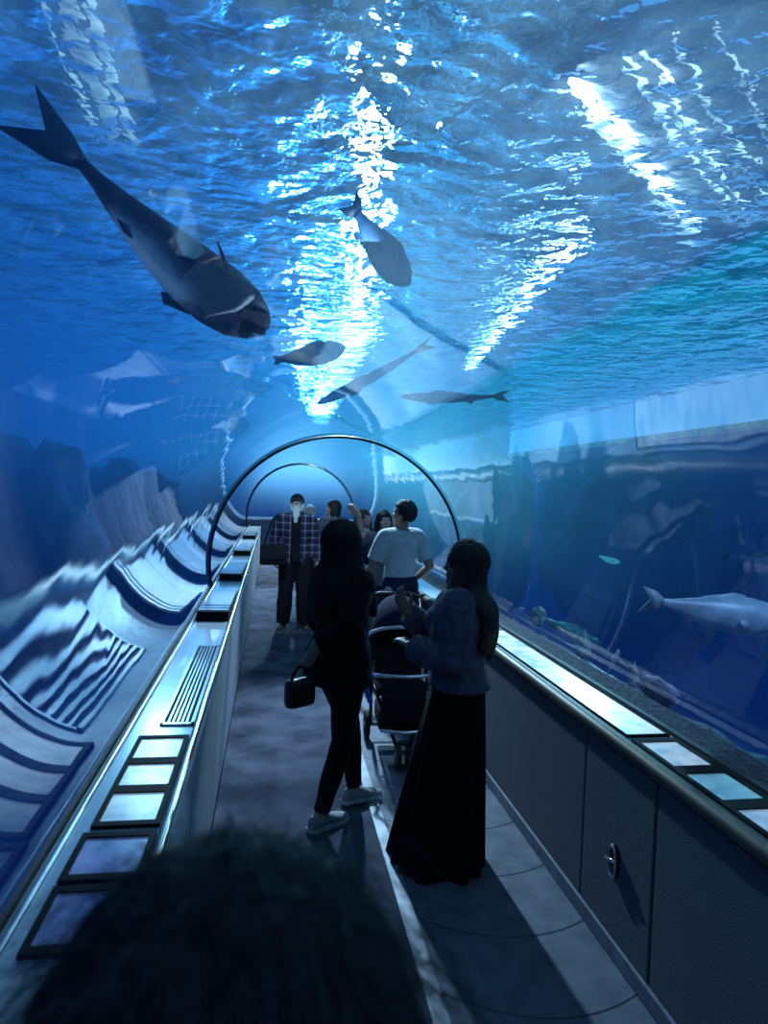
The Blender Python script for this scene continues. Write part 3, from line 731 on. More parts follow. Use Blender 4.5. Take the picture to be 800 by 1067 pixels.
        for i in range(nl):
            a = (i/(nl-1)-.5)*2*1.35          # angle around the back of the head
            st = s.H((math.sin(a)*.075, -.012-math.cos(a)*.078, .11))
            L = length*(1-.12*abs(a)/1.35+rnd.uniform(-.06, .06))
            o1 = s.H((math.sin(a)*.085, -.02-math.cos(a)*.082, .0))
            side = rt*math.sin(a)*.115*spread + back_d*(.075+.05*math.cos(a)+back)
            low = s.up(Vector((0, 0, 1.36))) + side; low2 = s.up(Vector((0, 0, 1.36-max(.05, L-.22)))) + side*1.02 + rt*rnd.uniform(-.015, .015)
            pts = spline([st, o1, low, (low+low2)/2+back_d*.01, low2], 4)
            n = len(pts); rad = [mix(.030, .034, j/n) if j < n*.7 else mix(.034, .006, (j-n*.7)/(n*.3)) for j in range(n)]
            limb(bm, pts, rad, n=8)
        if front_l:
            bm0 = bm
            if front_mat: bm = bmesh.new()
            for k in (1, -1):
                for q in range(3):
                    st = s.H((k*.072, .0+.018*q, .10)); m1 = s.H((k*.085, .015+.02*q, -.01)); 
                    lo = s.up(Vector((k*(.09+.02*q), .115, 1.30))); l2 = s.up(Vector((k*(.10+.018*q), .135, 1.36-front_l+.12)))
                    pts = spline([st, m1, lo, l2], 4); n = len(pts)
                    limb(bm, pts, [.022 if j < n*.7 else mix(.022, .005, (j-n*.7)/(n*.3)) for j in range(n)], n=8)
            if front_mat:
                fo = build('front_hair', bm, front_mat, s.root); remesh(fo, .006, 1); bm = bm0
        o = build(name, bm, mat, s.root); remesh(o, .008, 1)
        inv = s.RH.inverted(); hp = s.up(s.pivot)
        swell(o, lambda c: .0035*math.sin(math.atan2(c.x-hp.x, -(c.y-hp.y))*55+3*noise.noise(c*6))+.004*noise.noise(c*12))
        return o

def skin_mat(name, c): return M(name, c, .5, 0, .12, 14, .05, 120)
EYE = M('eye_white', (.6, .6, .6), .2)
SK1, SK2 = skin_mat('fair_skin', (.50, .33, .26)), skin_mat('tan_skin', (.33, .20, .14))
def fabric(name, c, var=.25, rough=.9): return M(name, c, rough, 0, var, 18, .25, 160, spec=.15)
def hairm(name, c, c2=None, rough=.5): return M(name, c, rough, 0, .5, 30, .3, 60, stretch=(6, 6, .6), spec=.4)
BLACK_H = hairm('black_hair', (.008, .007, .008))
def plaid_mat():
    m, nt, out = new_mat('navy_plaid_flannel'); L = nt.links.new
    tc = N(nt, 'ShaderNodeTexCoord'); sp = N(nt, 'ShaderNodeSeparateXYZ'); L(tc.outputs['Object'], sp.inputs['Vector'])
    def band(sock, per, w_, off):
        d = N(nt, 'ShaderNodeMath', operation='MULTIPLY_ADD'); L(sock, d.inputs[0]); d.inputs[1].default_value = 1/per; d.inputs[2].default_value = off
        f = N(nt, 'ShaderNodeMath', operation='FRACT'); L(d.outputs[0], f.inputs[0])
        g = N(nt, 'ShaderNodeMath', operation='LESS_THAN'); L(f.outputs[0], g.inputs[0]); g.inputs[1].default_value = w_; return g.outputs[0]
    bs = [band(sp.outputs['X'], .09, .16, .3), band(sp.outputs['Z'], .09, .16, .1), band(sp.outputs['X'], .09, .5, .6), band(sp.outputs['Z'], .09, .5, .4)]
    s1 = N(nt, 'ShaderNodeMath', operation='ADD'); L(bs[0], s1.inputs[0]); L(bs[1], s1.inputs[1])
    s2 = N(nt, 'ShaderNodeMath', operation='ADD'); L(bs[2], s2.inputs[0]); L(bs[3], s2.inputs[1])
    t = N(nt, 'ShaderNodeMath', operation='MULTIPLY_ADD'); L(s1.outputs[0], t.inputs[0]); t.inputs[1].default_value = .34
    t2 = N(nt, 'ShaderNodeMath', operation='MULTIPLY'); L(s2.outputs[0], t2.inputs[0]); t2.inputs[1].default_value = .12; L(t2.outputs[0], t.inputs[2])
    rp = N(nt, 'ShaderNodeValToRGB'); e = rp.color_ramp.elements; e[0].color = (.012, .012, .035, 1); e[1].position = .9; e[1].color = (.35, .36, .5, 1)
    k = e.new(.25); k.color = (.045, .025, .09, 1); L(t.outputs[0], rp.inputs['Fac'])
    b = N(nt, 'ShaderNodeBsdfPrincipled', Roughness=.9); L(rp.outputs['Color'], b.inputs['Base Color']); L(b.outputs[0], out.inputs['Surface']); return m

# ---- woman walking, all in dark clothes (left of centre); faces right and away
p = Fig('woman in black jacket and leggings with long black hair and grey sneakers', (.39, 3.74), -PI/2+.50, 1.65, True, head=(.05, .25), twist=.15, build_=1.10,
        arms={1: ((.28, -.17, 1.17), (.17, -.29, 1.08), (-.35, -.1, -1), (-1, .1, 0)), -1: ((-.23, .0, 1.11), (-.20, .12, .90), (0, .3, -1), (1, 0, 0))},
        legs={1: ((.085, -.02, .475), (.07, -.14, .085), (-.12, 1, 0)), -1: ((-.07, .14, .49), (-.075, .19, .10), (.1, 1, .0))})
BLK = fabric('black_cloth', (.012, .012, .015)); 
p.body(SK1); p.top('jacket', fabric('black_jacket', (.010, .010, .013)), hem=.80, grow=.026, loose=.016, flare=.10)
p.pants(BLK, 'leggings', grow=.006); p.shoes(M('grey_sneaker', (.34, .36, .40), .7, 0, .25, 30, .1, 60), M('white_sole', (.6, .64, .68), .6))
p.hair_long(hairm('soft_black_hair', (.006, .006, .007), rough=.75), .46, .036, front_l=.30, spread=1.15, seed=2)
hb = empty('shoulder_bag', (.165, 3.49, .70), .6); tag(hb, 'small black handbag held low behind the hip of the woman in leggings', 'bag')
bm = bmesh.new(); bx(bm, (0, 0, .085), (.17, .075, .15), bevel=.034); o = build('body', bm, M('black_leather', (.012, .011, .013), .4, 0, .2, 20, .2, 60), hb)
bm = bmesh.new(); tube(bm, spline([(-.055, 0, .15), (-.035, 0, .20), (0, .0, .22), (.035, 0, .20), (.055, 0, .15)], 6), .008); build('strap', bm, BLK, hb)

def tip_mat():
    # brown hair turning fair toward the ends
    m = hairm('brown_hair_fair_ends', (.04, .026, .02)); nt = m.node_tree; L = nt.links.new
    b = [n for n in nt.nodes if n.type == 'BSDF_PRINCIPLED'][0]; old = b.inputs['Base Color'].links[0].from_socket
    tc = N(nt, 'ShaderNodeTexCoord'); sp = N(nt, 'ShaderNodeSeparateXYZ'); L(tc.outputs['Object'], sp.inputs[0])
    mr = N(nt, 'ShaderNodeMapRange'); mr.inputs['From Min'].default_value = 1.40; mr.inputs['From Max'].default_value = 1.24; L(sp.outputs['Z'], mr.inputs['Value'])
    mx = N(nt, 'ShaderNodeMix', data_type='RGBA'); L(mr.outputs[0], mx.inputs[0]); L(old, mx.inputs[6]); mx.inputs[7].default_value = (.34, .29, .20, 1)
    L(mx.outputs[2], b.inputs['Base Color']); return m
# ---- woman in grey sweatshirt and long black skirt (right of centre); faces left
p = Fig('woman in mauve grey sweatshirt and long black skirt seen side-on, long brown hair', (.93, 3.24), PI/2-.25, 1.60, True, head=(.10, .12), twist=-.12,
        arms={-1: ((-.22, .03, 1.11), (-.10, .25, 1.16), (.75, .65, .15), (0, 0, -1)), 1: ((.20, .10, 1.13), (.04, .29, 1.30), (-.2, .45, 1), (-.6, -.6, .2))}, build_=1.04)
p.body(SK2)
p.top('sweatshirt', fabric('mauve_grey_sweatshirt', (.14, .115, .16), .3), hem=.95, grow=.045, loose=.034, flare=0)
bm = bmesh.new(); rings = []
for i in range(24):
    t = i/23; z = 1.03-1.025*t; c = p.up((0, mix(-.012, .075, t), z))
    rx, ry = mix(.186, .235, t**1.1), mix(.126, .25, t**.9)
    rings.append((c, Vector((rx, 0, 0)), Vector((0, ry, 0))))
R_ = loft(bm, rings, 72)
for k, ring in enumerate(R_):
    t = k/23
    for i, v in enumerate(ring):
        d = Vector((v.co.x, v.co.y, 0)).normalized(); a = 2*PI*i/72
        v.co += d*(t*.020*math.sin(a*11+1.5*math.sin(a*3))+t*.012*math.sin(a*5+1))
build('skirt', bm, fabric('black_skirt', (.007, .007, .009)), p.root)
p.shoes(M('black_shoe', (.015, .015, .018), .5))
hl = hairm('brown_hair', (.035, .022, .018))
p.hair_long(hl, .46, .024, front_l=.30, spread=1.1, back=.035, seed=5, front_mat=tip_mat())

# ---- old man with cap and white beard
p = Fig('old man in dark cap and plaid shirt with long white beard, looking up', (.30, 8.70), PI-.05, 1.74, False, head=(.30, -.05), build_=1.04,
        arms={1: ((.27, -.06, 1.12), (.25, .06, .92), (-.1, .3, -1), (-1, 0, 0)), -1: ((-.24, -.02, 1.10), (-.27, .06, .86), (0, .2, -1), (1, 0, 0))},
        legs={1: ((.11, .02, .47), (.13, -.02, .085), (.3, 1, 0)), -1: ((-.11, .02, .47), (-.13, -.0, .085), (-.35, 1, 0))})
p.body(SK1)
p.top('t_shirt', BLK, hem=.90, grow=.016, sleeve=None)
o = p.top('plaid_shirt', plaid_mat(), hem=.84, grow=.030, loose=.020)
# shirt hangs open in front
bm = bmesh.new(); bm.from_mesh(o.data)
bmesh.ops.delete(bm, geom=[f for f in bm.faces if f.calc_center_median().y > .05 and abs(f.calc_center_median().x) < .055+.02*(1.4-f.calc_center_median().z)], context='FACES')
bm.to_mesh(o.data); bm.free()
p.pants(fabric('black_trousers', (.014, .014, .02)), grow=.022, wide=.022); p.shoes(M('brown_shoe', (.05, .045, .045), .6), M('pale_sole', (.3, .3, .32), .6))
WB = M('white_beard', (.75, .76, .76), .8, 0, .2, 40, .4, 60, stretch=(5, 5, .8))
bm = bmesh.new()
for c, r in (((0, .07, .015), (.055, .040, .050)), ((0, .085, -.045), (.045, .036, .065)), ((0, .088, -.105), (.026, .024, .055)), ((.055, .02, .05), (.018, .045, .055)), ((-.055, .02, .05), (.018, .045, .055)), ((.02, .094, .060), (.026, .014, .012)), ((-.02, .094, .060), (.026, .014, .012))):
    ell(bm, p.H(c), r, p.RH)
o = build('beard', bm, WB, p.root); remesh(o, .006, 2)
swell(o, lambda c: .008*noise.noise(Vector((c.x*60, c.y*40, c.z*12))))
bm = bmesh.new()
for k in (1, -1): ell(bm, p.H((k*.072, -.02, .07)), (.022, .055, .06), p.RH)
ell(bm, p.H((0, -.07, .06)), (.07, .04, .06), p.RH)
o = build('hair', bm, WB, p.root); remesh(o, .006, 1)
CAPM = fabric('dark_cap', (.02, .022, .03))
bm = bmesh.new(); ell(bm, (0, 0, 0), (1, 1, 1), seg=32)
for v in bm.verts: v.co = Vector((v.co.x*.089, v.co.y*.108-.006, v.co.z*.095+.150))
bmesh.ops.delete(bm, geom=[v for v in bm.verts if v.co.z < .142], context='VERTS')
for v in bm.verts: v.co = p.H(v.co)
cp = build('cap', bm, CAPM, p.root)
bm = bmesh.new(); rows = []
for j in range(5):
    rows.append([bm.verts.new(p.H((math.sin(a)*.08*(1+.02*j), .04+math.cos(a)*.045+j*.017*math.cos(a*.8), .152-.012*a*a-.003*j))) for a in [(-1.3+2.6*i/14) for i in range(15)]])
for j in range(4):
    for i in range(14): bm.faces.new((rows[j][i], rows[j][i+1], rows[j+1][i+1], rows[j+1][i]))
b_ = build('brim', bm, M('grey_brim', (.20, .20, .23), .8), cp); sd = b_.modifiers.new('s', 'SOLIDIFY'); sd.thickness = .006
t = empty('messenger_bag', (.02, 8.40, .84), .10); tag(t, 'dark shoulder bag hanging at the side of the bearded old man', 'bag')
bm = bmesh.new(); bx(bm, (0, 0, .16), (.32, .12, .26), bevel=.035); bg = build('body', bm, fabric('dark_canvas', (.012, .013, .02)), t)
bm = bmesh.new(); bx(bm, (0, -.068, .19), (.31, .014, .17), bevel=.006); build('flap', bm, fabric('dark_canvas_flap', (.02, .02, .03)), t)
bm = bmesh.new(); tube(bm, spline([(-.12, .02, .25), (-.07, .06, .40), (.00, .14, .58), (.08, .22, .64)], 6), .012); build('strap', bm, BLK, t)

# ---- man in white T-shirt, seen from behind
p = Fig('man in white T-shirt and navy shorts seen from behind, short black hair', (1.15, 6.02), .42, 1.75, False, head=(.12, .55), build_=.95, twist=.05,
        arms={-1: ((-.26, .05, 1.12), (-.30, .20, .91), (-.1, .3, -1), (1, 0, 0)), 1: ((.245, -.11, 1.12), (.24, .08, 1.0), (-.2, 1, -.2), (-.8, 0, -.5))})
p.body(SK2); p.top('t_shirt', fabric('white_t_shirt', (.50, .54, .56), .12), hem=.90, grow=.016, sleeve='short', loose=.012)
p.pants(fabric('navy_shorts', (.022, .026, .06)), 'shorts', hem=.5, grow=.02); p.shoes(M('dark_shoe', (.03, .03, .035), .6)); p.hair_short(BLACK_H)

# ---- visitors farther back
p = Fig('woman in dark jacket with face tipped upward, behind the man in white', (1.07, 7.85), PI+.35, 1.60, True, head=(.32, .1),
        arms={-1: ((-.24, .02, 1.10), (-.10, .22, 1.02), (.9, .4, .1), (0, 0, 1))})
p.body(SK1); p.top('jacket', fabric('dark_denim_jacket', (.03, .04, .07)), hem=.86, grow=.03, loose=.02); p.pants(BLK); p.shoes(BLK); p.hair_long(BLACK_H, .30, .016, seed=9)
t = empty('tote_bag', (1.0, 7.53, .66), .2); tag(t, 'pale rounded bag at the hip of the woman in the dark jacket', 'bag')
bm = bmesh.new(); ell(bm, (0, 0, .17), (.17, .075, .17)); o = build('body', bm, M('pale_cloth', (.50, .56, .62), .8, 0, .15, 12), t)
bm = bmesh.new(); tube(bm, spline([(-.10, 0, .29), (-.05, .02, .42), (.05, .02, .42), (.10, 0, .29)], 6), .010); build('strap', bm, BLK, t)
p = Fig('person in grey top with arm raised, pointing up at the fish', (1.16, 7.02), PI-.2, 1.62, True, head=(.25, .3),
        arms={1: ((.25, .18, 1.44), (.27, .30, 1.66), (.62, .25, .55), (0, -.8, .3)), -1: ((-.23, .0, 1.11), (-.22, .1, .90), (0, .3, -1), (1, 0, 0))})
p.body(SK1); p.top('shirt', fabric('grey_shirt', (.13, .14, .18)), hem=.88, grow=.028, loose=.018, sleeve='short'); p.pants(fabric('dark_jeans', (.02, .03, .07))); p.shoes(BLK); p.hair_long(BLACK_H, .26, .014, seed=12)
p = Fig('person in grey hooded top with dark hair, between old man and dark-haired woman', (.80, 9.5), PI/2+.5, 1.66, True, head=(.25, -.2))
p.body(SK1); p.top('hoodie', fabric('grey_hoodie', (.12, .12, .15)), hem=.84, grow=.034, loose=.022); p.pants(BLK); p.shoes(BLK); p.hair_long(BLACK_H, .24, .018, seed=14)
p = Fig('pale-haired visitor almost hidden behind the shoulder of the old man', (.56, 10.3), PI, 1.56, True, head=(.2, .1))
p.body(SK1); p.top('jacket', fabric('beige_jacket', (.34, .36, .38)), hem=.86, grow=.03, loose=.02); p.pants(BLK); p.shoes(BLK); p.hair_short(M('white_hair', (.6, .62, .64), .7, 0, .3, 30), .016)

# ---- child / adult head right in front of the lens
p = Fig('head of a dark-haired person close to the lens, wispy hair at bottom', (-.015, .40), -.1, 1.60, True, head=(0, 0), build_=.9, arms={1: ((.20, .06, 1.12), (.10, .24, 1.08), (-1, .3, 0), (0, 0, 1)), -1: ((-.20, .06, 1.12), (-.10, .24, 1.04), (1, .3, 0), (0, 0, 1))})
p.body(SK1); p.top('sweater', fabric('dark_sweater', (.015, .015, .02)), hem=.86, grow=.03, loose=.02); p.pants(BLK); p.shoes(BLK)
hh = p.hair_long(hairm('dark_fine_hair', (.010, .010, .012), rough=.8), .36, .046, seed=20, spread=1.05)
# fine stray hairs
cu_ = bpy.data.curves.new('stray_hair', 'CURVE'); cu_.dimensions = '3D'; cu_.bevel_depth = .00030; cu_.bevel_resolution = 0
rnd = random.Random(4)
for i in range(2600):
    a = rnd.uniform(0, 2*PI); el = rnd.uniform(-.1, 1.0)**1 * PI/2
    d = Vector((math.cos(a)*math.cos(el), math.sin(a)*math.cos(el), math.sin(el)))
    st = Vector((d.x*.118, d.y*.130-.014, d.z*.135+.135))
    flow = Vector((d.x*.6, d.y*.6-.25, -.55)) + Vector((rnd.uniform(-.5, .5), rnd.uniform(-.5, .5), rnd.uniform(-.2, .45)))
    L_ = rnd.uniform(.04, .11); lift = rnd.uniform(.0, 1)**3*.045
    sp_ = cu_.splines.new('POLY'); sp_.points.add(5)
    for j in range(6):
        t = j/5; q = st + flow*L_*t*(.6+.4*t) + d*lift*math.sin(t*2.2) + Vector((0, 0, -.03*t*t))
        q2 = Vector((q.x/.118, (q.y+.014)/.130, (q.z-.135)/.135))
        if q2.length < 1: q2 = q2.normalized()*1.01; q = Vector((q2.x*.118, q2.y*.130-.014, q2.z*.135+.135))
        q = p.H(q); sp_.points[j].co = (*q, 1)
cu_.materials.append(M('fine_hair_strand', (.075, .08, .09), .55))
o = bpy.data.objects.new('stray_hair', cu_); COL.objects.link(o); o.parent = p.root; o['kind'] = 'stuff'

# ================================================================== STROLLER
navy = fabric('navy_stroller_fabric', (.012, .015, .045)); sk = M('black_stroller_frame', (.02, .02, .024), .35, .5); tyre = M('black_tyre', (.012, .012, .014), .7)
st = empty('stroller', (.92, 4.70, 0), PI-.06); tag(st, 'black and navy baby stroller with white-trimmed canopy in front of the man', 'stroller')
# local: +y is the travelling direction (toward the viewer), z up
def wheel(name, c, r, w_):
    bm = bmesh.new(); n = 28
    loft(bm, [(Vector((0, math.cos(a)*(r-w_/2), math.sin(a)*(r-w_/2))), Vector((w_/2, 0, 0)), Vector((0, math.cos(a), math.sin(a)))*w_/2) for a in [2*PI*i/n for i in range(n)]], 10, closed=True)
    o = build(name, bm, tyre, st, loc=c)
    bm = bmesh.new(); 
    for k in range(5): a = 2*PI*k/5; limb(bm, [(0, 0, 0), (0, math.cos(a)*(r-w_*.9), math.sin(a)*(r-w_*.9))], [.014, .009], n=8)
    tube(bm, [(-w_*.5, 0, 0), (w_*.5, 0, 0)], .022, 12)
    build('hub', bm, M('grey_hub', (.25, .27, .30), .4, .6), o); return o
wheel('wheel', (.20, -.22, .105), .105, .042); wheel('wheel', (-.20, -.22, .105), .105, .042)
wheel('wheel', (-.035, .34, .085), .085, .034); wheel('wheel', (.035, .34, .085), .085, .034)
bm = bmesh.new()
for k in (1, -1):
    tube(bm, [(k*.17, -.22, .11), (k*.20, -.02, .45), (k*.20, -.20, .75), (k*.19, -.42, 1.02)], .013, 10)
    tube(bm, [(k*.04, .32, .13), (k*.14, .10, .36), (k*.20, -.05, .50)], .013, 10)
    tube(bm, [(k*.0, .34, .17), (k*.04, .32, .16)], .016, 10)
build('frame', bm, sk, st)
bm = bmesh.new(); tube(bm, [(-.20, -.22, .105), (.20, -.22, .105)], .016, 10); build('axle', bm, M('silver_axle', (.65, .70, .75), .35, .8), st)
bm = bmesh.new(); limb(bm, [(-.19, -.42, 1.02), (-.12, -.44, 1.04), (.12, -.44, 1.04), (.19, -.42, 1.02)], [.018]*4, n=10); build('handle', bm, sk, st)
bm = bmesh.new(); bx(bm, (0, .06, .47), (.34, .30, .07), bevel=.03); bx(bm, (0, -.14, .70), (.34, .07, .46), Matrix.Rotation(.35, 3, 'X'), bevel=.03); bx(bm, (0, .24, .36), (.30, .05, .24), Matrix.Rotation(-.3, 3, 'X'), bevel=.02)
build('seat', bm, fabric('black_seat', (.010, .010, .014)), st)
bm = bmesh.new(); rows = []
for j in range(9):
    a = PI*.02+PI*.62*j/8     # hood arcs swept from the front edge over to the back
    rows.append([bm.verts.new((.205*math.cos(b), -.16+.30*math.cos(a)*max(.15, math.sin(b)), .78+ .30*math.sin(b)*(.35+.65*math.sin(a)))) for b in [PI*i/16 for i in range(17)]])
for j in range(8):
    for i in range(16): bm.faces.new((rows[j][i], rows[j][i+1], rows[j+1][i+1], rows[j+1][i]))
o = build('canopy', bm, navy, st); sd = o.modifiers.new('s', 'SOLIDIFY'); sd.thickness = .012
tr_ = [v for v in rows] if False else None
bm = bmesh.new(); a = PI*.02
tube(bm, [(.21*math.cos(b), -.155+.30*math.cos(a)*max(.15, math.sin(b)), .785+.305*math.sin(b)*(.35+.65*math.sin(a))) for b in [PI*i/20 for i in range(21)]], .013, 8)
build('canopy_trim', bm, M('white_trim', (.65, .70, .78), .6), o)
bm = bmesh.new(); tube(bm, spline([(-.18, .10, .56), (-.17, .26, .60), (0, .31, .605), (.17, .26, .60), (.18, .10, .56)], 5), .012, 10); build('bumper_bar', bm, M('silver_bar', (.6, .64, .7), .3, .8), st)
bm = bmesh.new(); limb(bm, [(-.15, .33, .25), (0, .36, .245), (.15, .33, .25)], [.012]*3, n=10); build('footrest', bm, M('silver_footrest', (.6, .64, .7), .3, .8), st)
bm = bmesh.new(); bx(bm, (0, -.05, .24), (.30, .36, .14), bevel=.03); build('basket', bm, fabric('black_basket', (.012, .012, .016)), st)
t = empty('blanket', (.70, 4.42, .44)); tag(t, 'blue cloth hanging over the left side of the stroller seat', 'blanket')
bm = bmesh.new(); rows = []
for j in range(10):
    rows.append([bm.verts.new((-.02+.015*math.sin(j*1.2+i*.8)-.03*math.sin(j/9*PI), .02*i-.08, .19-.022*j+.004*math.sin(i*2))) for i in range(9)])
for j in range(9):
    for i in range(8): bm.faces.new((rows[j][i], rows[j][i+1], rows[j+1][i+1], rows[j+1][i]))
o = build('cloth', bm, fabric('blue_blanket', (.05, .10, .42)), t); sd = o.modifiers.new('s', 'SOLIDIFY'); sd.thickness = .008

# ================================================================== FISH
FD = M('dark_navy_scales', (.016, .022, .05), .6, 0, .3, 30, .15, 90, spec=.15)
FB = M('slate_blue_scales', (.02, .055, .12), .6, 0, .3, 30, .15, 90, spec=.15)
FP = M('silver_blue_scales', (.48, .54, .72), .4, .1, .3, 8, .1, 90)
FT = M('teal_scales', (.08, .34, .36), .35, .1, .35, 14, .1, 90)
FW = M('white_belly', (.66, .72, .80), .4, .05, .2, 12)
FF = M('fin_membrane', (.02, .035, .07), .5, 0, .3, 20)
BASS = [(0, .10, .03), (.06, .11, .04), (.16, .17, .08), (.30, .26, .14), (.48, .34, .20), (.65, .36, .23), (.80, .32, .22), (.90, .23, .17), (.97, .11, .09), (1.0, .03, .03)]
LONG = [(0, .030, .016), (.10, .045, .03), (.25, .075, .06), (.45, .10, .09), (.65, .11, .10), (.80, .10, .095), (.90, .07, .07), (.96, .045, .05), (1.0, .012, .02)]
TREV = [(0, .055, .03), (.08, .075, .045), (.22, .14, .09), (.40, .22, .15), (.58, .27, .20), (.74, .28, .22), (.86, .24, .20), (.94, .16, .15), (.985, .08, .09), (1.0, .04, .05)]
def flank_mat():
    # dark fish with one pale ragged patch low on the flank
    m, nt, out = new_mat('dark_scales_pale_flank'); L = nt.links.new
    tc = N(nt, 'ShaderNodeTexCoord'); nz = N(nt, 'ShaderNodeTexNoise', Scale=14.0, Detail=3.0); L(tc.outputs['Object'], nz.inputs['Vector'])
    su = N(nt, 'ShaderNodeVectorMath', operation='SUBTRACT'); L(tc.outputs['Object'], su.inputs[0]); su.inputs[1].default_value = (.05, .035, -.105)
    dv = N(nt, 'ShaderNodeVectorMath', operation='DIVIDE'); L(su.outputs[0], dv.inputs[0]); dv.inputs[1].default_value = (.19, .06, .07)
    ln = N(nt, 'ShaderNodeVectorMath', operation='LENGTH'); L(dv.outputs[0], ln.inputs[0])
    ad = N(nt, 'ShaderNodeMath', operation='MULTIPLY_ADD'); L(nz.outputs['Fac'], ad.inputs[0]); ad.inputs[1].default_value = .7; L(ln.outputs['Value'], ad.inputs[2])
    rp = N(nt, 'ShaderNodeValToRGB'); e = rp.color_ramp.elements
    e[0].position = .62; e[0].color = (.45, .55, .72, 1); e[1].position = 1.0; e[1].color = (.018, .024, .055, 1)
    L(ad.outputs[0], rp.inputs['Fac'])
    sc2 = N(nt, 'ShaderNodeMath', operation='MULTIPLY'); L(ad.outputs[0], sc2.inputs[0]); sc2.inputs[1].default_value = .6; L(sc2.outputs[0], rp.inputs['Fac'])
    b = N(nt, 'ShaderNodeBsdfPrincipled', Roughness=.55); L(rp.outputs['Color'], b.inputs['Base Color']); L(b.outputs[0], out.inputs['Surface']); return m
def fin(bm, pts, thick=.006):
    """flat fin from an outline in the x/z plane, thin along y"""
    P = [Vector((p[0], p[1] if len(p) > 2 else 0, p[-1])) for p in pts]
    a = [bm.verts.new(p+Vector((0, thick/2, 0))) for p in P]; b = [bm.verts.new(p-Vector((0, thick/2, 0))) for p in P]
    bm.faces.new(a); bm.faces.new(b[::-1]); n = len(P)
    for i in range(n): bm.faces.new((a[i], b[i], b[(i+1) % n], a[(i+1) % n]))
def fish(label, tail, head, prof, mat, finm, roll=0, bend=0.0, fork=.16, dorsal=.10, group='fish in the tank', cat='fish', deep=1.0, belly=None, mouth=False, tailfin=.15):
    tail, head = Vector(tail), Vector(head); d = head-tail; L = d.length
    x = d.normalized(); up = Vector((0, 0, 1)); up = (up-x*up.dot(x)).normalized()
    if roll: up = Quaternion(x, roll) @ up
    y = up.cross(x)
    t = empty('fish', (tail+head)/2); t.rotation_euler = Matrix((x, y, up)).transposed().to_euler(); t.scale = (L, L, L)
    tag(t, label, cat, group)
    tf = tailfin; S = lambda u: Vector((-.5+tf+(1-tf)*u, bend*math.sin((1-u)*2.6), 0))
    bm = bmesh.new(); rings = []
    pr = []
    for a, b in zip(prof[:-1], prof[1:]):
        for j in range(4): pr.append([mix(a[i], b[i], j/4) for i in range(3)])
    pr.append(prof[-1])
    for u, h_, w_ in pr:
        sg = -1
        rings.append((S(u)+Vector((0, 0, -.02*math.sin(u*PI)*deep)), Vector((0, w_/2, 0)), Vector((0, 0, h_*deep/2))))
    loft(bm, rings, 20)
    build('body', bm, mat, t)
    bm = bmesh.new(); h0 = prof[0][1]*deep/2; y0 = S(0).y; x0 = -.5+tf+.01; yb = y0+bend*.25
    fin(bm, [(x0, y0, h0), (x0-tf*.35, yb, h0+fork*.45), (-.5, yb, fork), (x0-tf*.60, yb, .008), (-.5+.004, yb, -fork), (x0-tf*.35, yb, -h0-fork*.45), (x0, y0, -h0)]); build('tail_fin', bm, finm, t)
    dm = max(q[1] for q in prof)*deep/2
    def top(u):
        for a, b in zip(prof[:-1], prof[1:]):
            if a[0] <= u <= b[0]: return mix(a[1], b[1], (u-a[0])/(b[0]-a[0]))*deep/2
        return 0
    bm = bmesh.new(); us = [.72, .66, .58, .50, .42, .34, .28]
    hs = [0, .8, 1, .75, .6, .5, 0]
    fin(bm, [(S(u).x, S(u).y, top(u)-.025+dorsal*h_*.6) for u, h_ in zip(us, hs)] + [(S(.28).x, S(.28).y, top(.28)-.045), (S(.72).x, S(.72).y, top(.72)-.045)]); build('dorsal_fin', bm, finm, t)
    bm = bmesh.new(); fin(bm, [(S(.34).x, S(.34).y, -top(.34)), (S(.26).x, S(.26).y, -top(.26)-dorsal*.6), (S(.20).x, S(.2).y, -top(.20)-.005), (S(.24).x, S(.24).y, -top(.24)+.02)]); build('anal_fin', bm, finm, t)
    for k in (1, -1):
        bm = bmesh.new(); w_ = prof[-4][2]*.5
        o = fin(bm, [(0, 0, .012), (-.06, 0, .03), (-.13, 0, .0), (-.10, 0, -.035), (0, 0, -.018)])
        f_ = build('pectoral_fin', bm, finm, t, loc=S(.70)+Vector((0, k*(prof[-5][2]/2-.006), -.045))); f_.rotation_euler = (k*.5, .25, -k*.45)
        bm = bmesh.new(); ell(bm, (0, 0, 0), (.013, .008, .013), seg=10); build('eye', bm, EYE, t, loc=S(.925)+Vector((0, k*prof[-3][2]*.44, .022)))
    if mouth:
        bm = bmesh.new(); limb(bm, [S(.955)+Vector((0, -.055, -.035)), S(1.0)+Vector((0, 0, -.02)), S(.955)+Vector((0, .055, -.035))], [.008]*3, n=8); build('mouth', bm, FW, t)
    return t
fish('huge dark fish overhead at upper left, forked tail trailing, pale lower flank', at(20, 103, y=2.5), at(276, 344, y=3.0), TREV, flank_mat(), FF, roll=-.5, bend=.03, fork=.15, dorsal=.05, belly=FW, mouth=True, deep=.95, tailfin=.22)
fish('dark blue fish diving head-down across the bright glints', at(362, 208, y=3.7), at(426, 297, y=3.9), BASS, FB, FF, roll=.2, fork=.13, dorsal=.07, deep=1.0)
fish('dark blue fish level with the mouth of the huge fish, pale head end', at(284, 376, y=5.0), at(360, 362, y=5.0), BASS, FB, FF, roll=.2, fork=.05, dorsal=.05, deep=.85, tailfin=.08)
fish('slender dark fish with pointed snout just above the arch, right of the glare', at(531, 413, y=6.2), at(417, 413, y=6.0), LONG, FD, FF, dorsal=.06, fork=.05, deep=.75)
fish('long thin dark fish slanting through the glare above the arch', at(452, 356, y=6.0), at(330, 421, y=6.4), LONG, FB, FF, dorsal=.03, fork=.04, deep=.8)
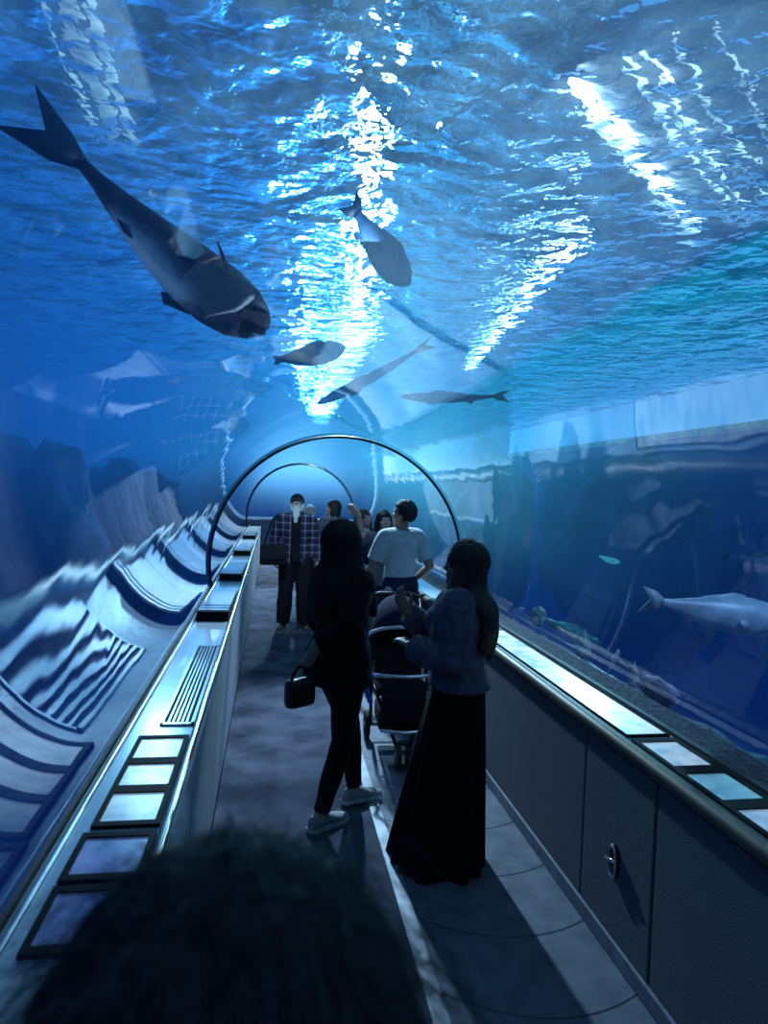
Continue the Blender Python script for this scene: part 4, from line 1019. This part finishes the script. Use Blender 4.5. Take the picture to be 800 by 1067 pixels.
fish('large silver blue fish swimming beyond the right pane, tail at left', at(667, 624, y=3.4), at(812, 645, y=3.3), TREV, FP, FP, roll=.15, fork=.095, dorsal=.06, deep=.95)
fish('small bright teal fish above the slender teal one, beyond the right pane', at(620, 578, y=5.5), at(646, 586, y=5.5), LONG, M('bright_teal', (.15, .75, .72), .35, emit=.25), FT, deep=2.0, fork=.08)
fish('slender teal fish pointing down to the right, low beyond the right pane', at(550, 637, y=5.3), at(626, 670, y=5.0), LONG, FT, FT, deep=1.15, fork=.05)
fish('faint grey blue fish cut by the frame edge, above the large silver blue one', at(750, 578, y=5.2), at(812, 588, y=5.2), LONG, M('faint_scales', (.12, .18, .34), .5), FF, deep=1.7, fork=.08)
fish('teal fish hugging the rock shelf at the lower right frame edge', at(728, 767, y=2.7), at(830, 812, y=2.5), LONG, FT, FT, deep=1.2, fork=.06)
fish('small pale fish nosing upward beside the right pane, thin and upright', at(631, 704, y=3.9), at(645, 676, y=3.9), LONG, FP, FP, deep=1.6, fork=.09)
# shelf life beside the right pane
def cone_coral(label, px, py, y, h_, r):
    c = at(px, py, y=y); bm = bmesh.new(); n = 18
    limb(bm, [(0, 0, 0), (.006, 0, h_*.4), (-.004, 0, h_*.75), (.004, 0, h_)], [r, r*.72, r*.36, r*.08], n=14)
    for v in bm.verts: v.co.x += .012*noise.noise(v.co*22); v.co.y += .012*noise.noise(v.co*22+Vector((9, 0, 0)))
    return tag(build('coral', bm, M('pale_coral', (.34, .40, .48), .8, 0, .3, 20, .3, 40), loc=(c.x, c.y, .84)), label, 'coral', 'pale corals on the gravel shelf')
cone_coral('pale pointed coral on the gravel shelf below the slender teal fish', 607, 692, 4.1, .15, .055)
cone_coral('small pale pointed coral on the gravel shelf, nearest to the purple lump', 659, 727, 3.4, .12, .032)
c = at(690, 748, y=3.0)
def lump(label, px, py, y, s, m, cat, name):
    c = at(px, py, y=y); bm = bmesh.new(); bmesh.ops.create_icosphere(bm, subdivisions=4, radius=1)
    for v in bm.verts:
        v.co *= 1+.25*noise.noise(v.co*2.2)+.06*noise.noise(v.co*8); v.co = Vector((v.co.x*s[0], v.co.y*s[1], v.co.z*s[2]))
    z0 = min(v.co.z for v in bm.verts)
    for v in bm.verts: v.co.z -= z0
    return tag(build(name, bm, m, loc=(c.x, c.y, .83)), label, cat)
lump('rounded purple lump on the gravel shelf beside the right pane', 684, 745, 3.1, (.05, .16, .06), M('purple_lump', (.30, .26, .55), .7, 0, .4, 12, .4, 40), 'coral', 'coral_mound')
lump('pale ruffled shell-like coral on the shelf beside the woman in the grey sweatshirt', 560, 668, 5.0, (.055, .08, .07), M('pale_shell_coral', (.5, .55, .6), .8, 0, .5, 25, .6, 50), 'coral', 'shell_coral')

sc.collection.children.link(COL)
